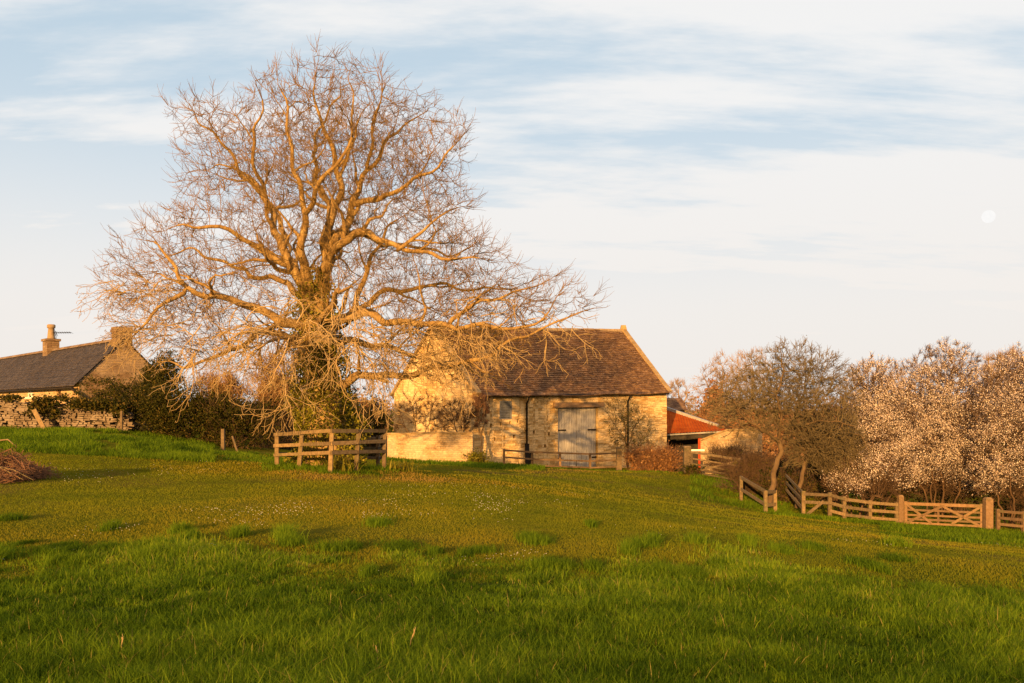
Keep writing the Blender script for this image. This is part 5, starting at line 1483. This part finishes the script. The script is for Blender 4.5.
# bare shrubs trained before the barn gable
bare_plant('bare_shrub', 'dark leafless shrub against the sunlit barn gable behind low wall', 'shrub',
           [([(420, 458, 0), (419, 440, 0), (414, 420, .1), (410, 402, .2)], [.06, .05, .04, .02]), ([(420, 452, 0), (426, 430, -.1), (432, 412, -.1), (436, 398, 0)], [.045, .04, .03, .015]), ([(419, 445, 0), (404, 425, .2), (398, 408, .3)], [.04, .03, .015])],
           [(395, 432), (394, 405), (408, 392), (430, 390), (445, 402), (446, 432)], 56.5, 500, .6, 'apple_bark', 'thorn_twig', seed=41, di=1.6, dk=.3, step=.2, ntw=900, tl=.5, tr0=.009, rt=.01)
bare_plant('bare_shrub', 'second leafless shrub between gable and barn corner buttress', 'shrub',
           [([(458, 458, 0), (458, 440, 0), (454, 420, .1), (450, 405, .2)], [.06, .05, .04, .02]), ([(458, 450, 0), (464, 428, -.1), (468, 410, -.1)], [.045, .03, .015])],
           [(440, 432), (438, 410), (452, 398), (470, 400), (476, 415), (470, 434)], 55.3, 400, .5, 'apple_bark', 'thorn_twig', seed=42, di=1.6, dk=.3, step=.2, ntw=800, tl=.5, tr0=.009, rt=.01)
bare_plant('dead_climber', 'brown dead climber clinging to the barn corner above the buttress', 'climber',
           [([(482, 462, -.6), (481, 440, -.5), (480, 420, -.35), (479, 400, -.3)], [.07, .06, .05, .03]), ([(481, 436, -.5), (486, 415, -.3), (484, 398, -.3)], [.05, .04, .02])],
           [(474, 428), (472, 400), (480, 393), (490, 398), (488, 425)], 55.6, 350, .25, 'apple_bark', 'brush', seed=43, di=1.4, dk=.25, step=.18, ntw=1500, tl=.4, tr0=.01, rt=.01)
bare_plant('wall_shrub', 'thin olive leaved shrub climbing beside right barn downpipe', 'shrub',
           [([(627, 465, 0), (627, 445, 0), (624, 420, .1), (618, 402, .2)], [.14, .12, .07, .02]), ([(627, 450, 0), (634, 428, -.1), (641, 415, -.1)], [.10, .06, .02]), ([(626, 440, 0), (614, 425, 0), (607, 412, .1)], [.07, .04, .015]), ([(628, 458, 0), (640, 442, 0), (650, 432, .1)], [.07, .04, .015])],
           [(604, 432), (603, 405), (615, 398), (632, 400), (645, 408), (656, 430), (654, 452), (640, 460), (618, 458)], 58.5, 700, .9, 'apple_bark', 'apple_twig', seed=44, di=1.6, dk=.28, step=.18, ntw=1100, tl=.45, tr0=.007, rt=.007, fol=(1700, .10, 'olive_leaf'), thin=.42)
bush('dead_bracken', 'low orange brown bank of dead bracken right of barn corner', 'bracken', 661, 55.0, 4.6, 1.5, 1.4, M['dead_leaf'], 6500, .13, seed=45, twigs=1500, twig_mat='brush', parts=('fronds', 'stems'))
bush('bramble', 'dark low bramble at the foot of the yard gate and apple tree', 'bramble', 752, 46.5, 3.2, 2.3, 2.0, M['olive_leaf'], 1500, .09, seed=46, twigs=3500, twig_mat='thorn_twig')
bush('bramble', 'brown bramble in front of the yellow yard wall behind yard gate', 'bramble', 728, 55.0, 3.4, 1.7, 1.2, M['olive_leaf'], 1800, .09, seed=49, twigs=3000, twig_mat='thorn_twig')
bush('evergreen_bush', 'small green weed clump at the barn fence foot left of window', 'weed', 479, 53.6, 1.9, .75, 1.0, M['ivy'], 1800, .11, seed=47)
bush('weed_clump', 'low dark weeds at the foot of the broad gate post', 'weed', 694, 51.2, 1.5, .6, .8, M['evergreen'], 900, .10, seed=48)

# ------------------------------------------------------------------ the apple trees and blossom hedge on the right
bare_plant('apple_tree', 'leaning leafless apple tree with dense twigs beside guard fence', 'tree',
           [([(769, 508, 0), (771, 490, 0), (776, 468, 0), (782, 447, .1), (779, 438, .1)], [.24, .20, .18, .17, .13]),
            ([(781, 445, .1), (766, 432, -.3), (748, 424, -.6), (735, 412, -.9), (724, 396, -1.1)], [.13, .11, .09, .06, .03]),
            ([(782, 446, .1), (792, 430, .5), (803, 412, .9), (812, 392, 1.1), (815, 368, 1.2)], [.14, .12, .10, .07, .03]),
            ([(779, 440, .1), (778, 420, -.6), (770, 398, -1.0), (776, 370, -1.2), (772, 352, -1.2)], [.11, .09, .07, .05, .025]),
            ([(780, 440, .1), (786, 418, 1.2), (780, 395, 2.0), (790, 370, 2.2)], [.11, .09, .06, .03]),
            ([(793, 428, .5), (812, 422, -.3), (832, 420, -.8), (848, 428, -1.0)], [.09, .07, .05, .025])],
           [(706, 425), (704, 395), (716, 378), (738, 366), (756, 350), (784, 340), (812, 342), (838, 352), (856, 372), (866, 400), (862, 432), (846, 456), (820, 462), (796, 452), (770, 446), (742, 440), (722, 440)],
           40.5, 4300, 2.6, 'apple_bark', 'apple_twig', seed=51, di=1.3, dk=.19, step=.13, rt=.0085, ntw=6500, tl=.50, up=.2, tr0=.0105, fol=(900, .05, 'olive_leaf'), thin=.62, wob=.035)
bare_plant('apple_tree', 'smaller mossy apple tree with drooping twigs right of the leaning one', 'tree',
           [([(797, 508, 0), (799, 488, 0), (805, 466, .1), (812, 448, .1)], [.20, .17, .15, .12]),
            ([(811, 450, .1), (824, 436, -.5), (838, 428, -.9), (852, 436, -1.2), (858, 450, -1.3)], [.11, .08, .06, .04, .02]),
            ([(808, 458, .1), (796, 446, -.6), (788, 440, -1.0), (780, 446, -1.2)], [.09, .07, .05, .02]),
            ([(812, 448, .1), (816, 425, .6), (826, 402, 1.0)], [.10, .07, .03])],
           [(786, 466), (784, 440), (800, 420), (826, 405), (850, 412), (866, 436), (866, 466), (850, 478), (826, 474), (806, 466)],
           42.0, 3600, 1.9, 'apple_bark', 'apple_twig', seed=52, di=1.3, dk=.17, step=.12, rt=.008, ntw=4500, tl=.50, up=-.1, tr0=.0105, fol=(900, .05, 'olive_leaf'), thin=.62, wob=.035, trop=(0, 0, -.05))
def thorn(label, cx, out, Y0, seed, natt, dmax, nbl, base_y, ntw=9000, size=.05):
    limbs = []
    g = random.Random(seed)
    for k in range(7):
        dx = (k - 3) * 6 + g.uniform(-3, 3)
        tx = cx + (k - 3) * (max(p[0] for p in out) - min(p[0] for p in out)) / 9 + g.uniform(-8, 8)
        ty = min(p[1] for p in out) + 35 + 6 * abs(k - 3) + g.uniform(0, 18)
        dy = g.uniform(-1.4, 1.4)
        limbs.append(([(cx + dx * .5, base_y, dy * .2), (cx + dx, base_y - 30, dy * .4), ((cx + dx + tx) / 2 + g.uniform(-5, 5), (base_y - 30 + ty) / 2, dy * .8), (tx, ty, dy)], [.06, .05, .035, .015]))
    return bare_plant('blackthorn', label, 'shrub', limbs, out, Y0, natt, dmax, 'thorn_twig', 'thorn_twig', group='blackthorns in blossom', seed=seed, di=1.6, dk=.21, step=.15, rt=.0065, ntw=ntw, tl=.38, up=.3, tr0=.007, blossom=(nbl, size, 'blossom'))
thorn('blossoming blackthorn just right of the apple trees, lowest and palest', 872, [(838, 470), (834, 430), (840, 392), (850, 362), (874, 354), (902, 364), (918, 400), (922, 440), (916, 482), (896, 498), (868, 500), (846, 492)], 43.5, 61, 5200, 2.6, 140000, 522, 14000)
thorn('tallest blossoming blackthorn, standing right behind the field gate', 938, [(888, 478), (880, 440), (884, 400), (898, 366), (922, 346), (944, 340), (966, 342), (986, 358), (1000, 390), (1004, 440), (996, 492), (960, 502), (916, 500)], 45.5, 62, 7000, 3.0, 180000, 526, 20000)
thorn('warm brown blackthorn with thin blossom at the right end of hedge', 1018, [(972, 490), (968, 440), (974, 395), (990, 362), (1016, 344), (1050, 340), (1080, 360), (1092, 420), (1086, 480), (1050, 508), (1000, 506)], 43.0, 63, 6500, 2.8, 150000, 534, 20000)
thorn('small low blackthorn spilling blossom over the three railed fence', 856, [(822, 492), (824, 462), (842, 446), (870, 444), (892, 456), (902, 478), (894, 494), (860, 498)], 42.2, 64, 2600, 1.6, 36000, 522, 8000)
# dark bushes added to make the deep shade under and behind them
for i, (px, Y, w_, h_, lb) in enumerate([(788, 45.5, 4.0, 2.6, 'dark bush added for shade behind the leaning apple trunk'), (832, 47.5, 4.4, 3.2, 'dark bush added for shade behind the apple trees'), (895, 48.5, 5.0, 3.6, 'dark bush added for shade under the palest blackthorn'), (955, 48.8, 5.0, 4.0, 'dark bush added for shade behind the field gate'), (1020, 47.5, 5.0, 3.6, 'dark bush added for shade under the warm brown blackthorn')]):
    bush('shade_bush', lb, 'undergrowth', px, Y, w_, h_, 2.6, M['evergreen'], 5000, .13, seed=70 + i, twigs=1800)

# ------------------------------------------------------------------ far trees beyond the yard
def far_tree(label, cx, w, ytop, ybase, Y0, seed, mat='far_twig', natt=800, ntw=5000, fol=None):
    out = [(cx - w * .5, ybase - (ybase - ytop) * .25), (cx - w * .46, ybase - (ybase - ytop) * .6), (cx - w * .22, ytop + 4), (cx, ytop), (cx + w * .24, ytop + 5), (cx + w * .48, ybase - (ybase - ytop) * .6), (cx + w * .5, ybase - (ybase - ytop) * .22)]
    h = ybase - ytop
    limbs = [([(cx, ybase + 8, 0), (cx, ybase - h * .2, 0), (cx + 1, ybase - h * .5, 0), (cx, ybase - h * .8, 0)], [.22, .18, .12, .04]),
             ([(cx, ybase - h * .25, 0), (cx - w * .2, ybase - h * .5, .4), (cx - w * .3, ybase - h * .7, .6)], [.12, .08, .03]), ([(cx, ybase - h * .3, 0), (cx + w * .2, ybase - h * .55, -.4), (cx + w * .28, ybase - h * .75, -.6)], [.12, .08, .03])]
    return bare_plant('far_tree', label, 'tree', limbs, out, Y0, natt, w / F * Y0 * .4, mat, mat, group='bare trees beyond the yard', seed=seed, di=3.0, dk=.5, step=.35, rt=.014, ntw=ntw, tl=.9, tr0=.014, fol=fol)
far_tree('pale bare tree rising between red shed and apple tree', 722, 62, 352, 425, 85, 81, ntw=1300)
far_tree('small hazy bare tree close behind the barn right corner', 678, 34, 378, 425, 100, 82, ntw=900)
far_tree('slender bare tree behind the tall apple tree crown', 752, 60, 346, 425, 95, 83, ntw=1300)
far_tree('bare tree top showing behind the warm brown blackthorn', 1006, 70, 348, 440, 75, 84, ntw=4500)
bush('beech_hedge', 'orange brown clipped beech hedge beyond the red shed roof', 'hedge', 706, 84, 3.6, 9.6, 3.0, M['far_tree'], 11000, .32, seed=85, twigs=1500, twig_mat='far_twig', top=384)
bush('beech_hedge', 'low far brown hedge behind the yard wall and apple tree', 'hedge', 745, 88, 7.0, 8.6, 3.0, M['far_tree'], 9000, .34, seed=86, twigs=1500, twig_mat='far_twig', top=396)
bush('far_hedge', 'far brown hedge line behind barn and cottage between the trees', 'hedge', 330, 85, 16.0, 6.5, 3.0, M['far_tree'], 16000, .36, seed=87, twigs=2500, twig_mat='far_twig', top=398)

bush('far_hedge', 'long brown hedge far beyond the apple trees', 'hedge', 812, 92, 16.0, 10.0, 3.0, M['far_tree'], 16000, .36, seed=88, twigs=2500, twig_mat='far_twig', top=402)
bush('far_hedge', 'long brown hedge far beyond the blossoming blackthorns', 'hedge', 960, 92, 18.0, 12.0, 3.0, M['far_tree'], 16000, .36, seed=89, twigs=2500, twig_mat='far_twig', top=385)
gw_ = np.random.default_rng(95)
nW = 26000; xW = gw_.uniform(-330, 330, nW); yW = 400 + gw_.normal(0, 14, nW) + .05 * xW
topW = 3.2 + 1.8 * np.sin(xW * .06) + 1.2 * np.sin(xW * .17 + 1) + .9 * np.sin(xW * .41)
botW = hz(xW, yW) - .5
CW = np.c_[xW, yW, botW + (topW - botW) * gw_.random(nW) ** .7]
o = leaf_mesh('distant_woods', CW, np.full(nW, 1.5), M['distant'], None, gw_)
tag(o, 'thin brown line of distant leafless woods on the horizon', 'woods', kind='stuff')
# ------------------------------------------------------------------ brush pile, strap leaved plants, dead stalks, moon
gp = np.random.default_rng(91)
b = ground(8, 20.5)
pile = thing('brush_pile', b, 'heap of cut reddish brown brushwood lying on the field', 'brush pile')
n = 3600
cx_ = np.clip(gp.normal(0, .58, n), -2, .95) - .42; cy_ = gp.normal(0, .5, n)
top_ = (.58 + .22 * np.sin(cx_ * 5.3 + 1) * np.sin(cy_ * 4.1)) * np.exp(-((cx_ + .5) / 1.0) ** 2 - (cy_ / .8) ** 2) + .05
c = np.c_[b.x + cx_, b.y + cy_, b.z + top_ * gp.uniform(0.05, 1.0, n)]
d = np.c_[gp.normal(.5, .9, n), gp.normal(-.1, .8, n), gp.normal(.0, .42, n)]; d /= np.linalg.norm(d, axis=1, keepdims=True)
L = gp.uniform(.15, .6, (n, 1))
p0, p2 = c - d * L / 2, c + d * L / 2; p1 = c + gp.normal(0, .08, (n, 3)) + np.array([0, 0, .04])
gmin = lambda p: np.c_[p[:, :2], np.maximum(p[:, 2], hz(p[:, 0], p[:, 1]) + .02)]
p0, p1, p2 = gmin(p0), gmin(p1), gmin(p2)
r_ = gp.uniform(.003, .008, n)
V, Fc = segs_mesh(np.vstack([p0, p1]), np.vstack([p1, p2]), np.r_[r_, r_], np.r_[r_, r_ * .6], 4)
np_mesh('brushwood', V, Fc, M['brush'], pile)
mb = MB()
for (x0_, y0_, z0_, x1_, y1_, z1_, rr_) in ((-.4, -.5, .45, .75, -.75, .06, .02), (.0, -.55, .36, .92, -.62, .03, .018), (-.9, -.5, .1, .6, -.8, .05, .016), (-1.2, .3, .62, .3, -.3, .34, .016)):
    mb.tube([b + Vector((x0_, y0_, z0_)), b + Vector(((x0_ + x1_) / 2, (y0_ + y1_) / 2, (z0_ + z1_) / 2 + .06)), b + Vector((x1_, y1_, z1_))], [rr_, rr_ * .8, rr_ * .4], 6)
mb.build('sticks', M['fence_wood'], pile)
mb = MB(); s0 = ground(-2, 31); mb.tube([s0 + Vector((0, 0, .25)), ground(8, 31, .3), ground(18, 30.6, .06)], [.03, .025, .01], 6); o = mb.build('fallen_branch', M['fence_wood']); tag(o, 'pale fallen branch on the green bank above the brush pile', 'branch')

def strap_plant(px, Y, n, h, label, seed):
    g = np.random.default_rng(seed); b = ground(px, Y)
    t = thing('strap_leaved_plant', b, label, 'plant')
    A_, B_ = [], []
    V, Fc, k0 = [], [], 0
    for i in range(n):
        a = g.uniform(0, 2 * math.pi); sp = g.uniform(.15, 1.0); L = h * g.uniform(.7, 1.2); w_ = .022
        x, y = b.x + g.normal(0, .18), b.y + g.normal(0, .12); dx, dy = math.cos(a), math.sin(a)
        for q in range(5):
            tt = q / 4; ww = w_ * (1 - tt * .85); r = sp * L * tt ** 1.5; z = b.z - .02 + L * (tt - .42 * sp * tt ** 2.4)
            V.append((x + dx * r - dy * ww, y + dy * r + dx * ww, z)); V.append((x + dx * r + dy * ww, y + dy * r - dx * ww, z))
        for q in range(4): Fc.append((k0 + 2 * q, k0 + 2 * q + 1, k0 + 2 * q + 3, k0 + 2 * q + 2))
        k0 += 10
    v = np.repeat(np.clip(g.normal(.55, .2, n), 0, 1), 10)
    np_mesh('leaves', V, Fc, M['ivy'], t, col=v[:, None] * np.ones(3))
    return t
strap_plant(340, 26.9, 110, .62, 'spiky strap leaved plant under the middle fence post', 1)
strap_plant(402, 28.6, 90, .45, 'low spiky plant right of the fence before the stone wall', 2)
strap_plant(330, 29.3, 60, .45, 'strap leaved clump at the ivy trunk base behind the fence', 3)
for i, (px, Y, hgt, lean, lb) in enumerate([(408, 5.9, .20, .05, 'dry bent stalk in the near grass left of centre'), (378, 5.6, .14, -.01, 'short dry stalk in the near grass beside the bent one'), (121, 5.6, .16, .01, 'dry seed stalk in the near grass at lower left')]):
    c = ground(px, Y); mb = MB()
    mb.tube([c - Vector((0, 0, .02)), c + Vector((lean * .4, 0, hgt * .6)), c + Vector((lean, 0, hgt))], [.004, .003, .002], 5)
    for k in range(10): q = c + Vector((lean * (.6 + .04 * k), 0, hgt * (.65 + .035 * k))); mb.tube([q, q + Vector((rnd.uniform(-.008, .010), rnd.uniform(-.008, .008), .016))], [.0025, .001], 4)
    o = mb.build('dry_stalk', M['dry_stalk']); tag(o, lb, 'stalk')

# the full moon, its sunlit look put in as emission
Ym = 6000.0
mv = P(988.5, 216.5, Ym)
bpy.ops.mesh.primitive_uv_sphere_add(segments=48, ring_count=24, radius=6.3 / F * Ym, location=mv)
o = bpy.context.object; o.name = 'moon'; o.data.materials.append(M['moon'])
for p in o.data.polygons: p.use_smooth = True
tag(o, 'pale full moon in the evening sky at upper right', 'moon')
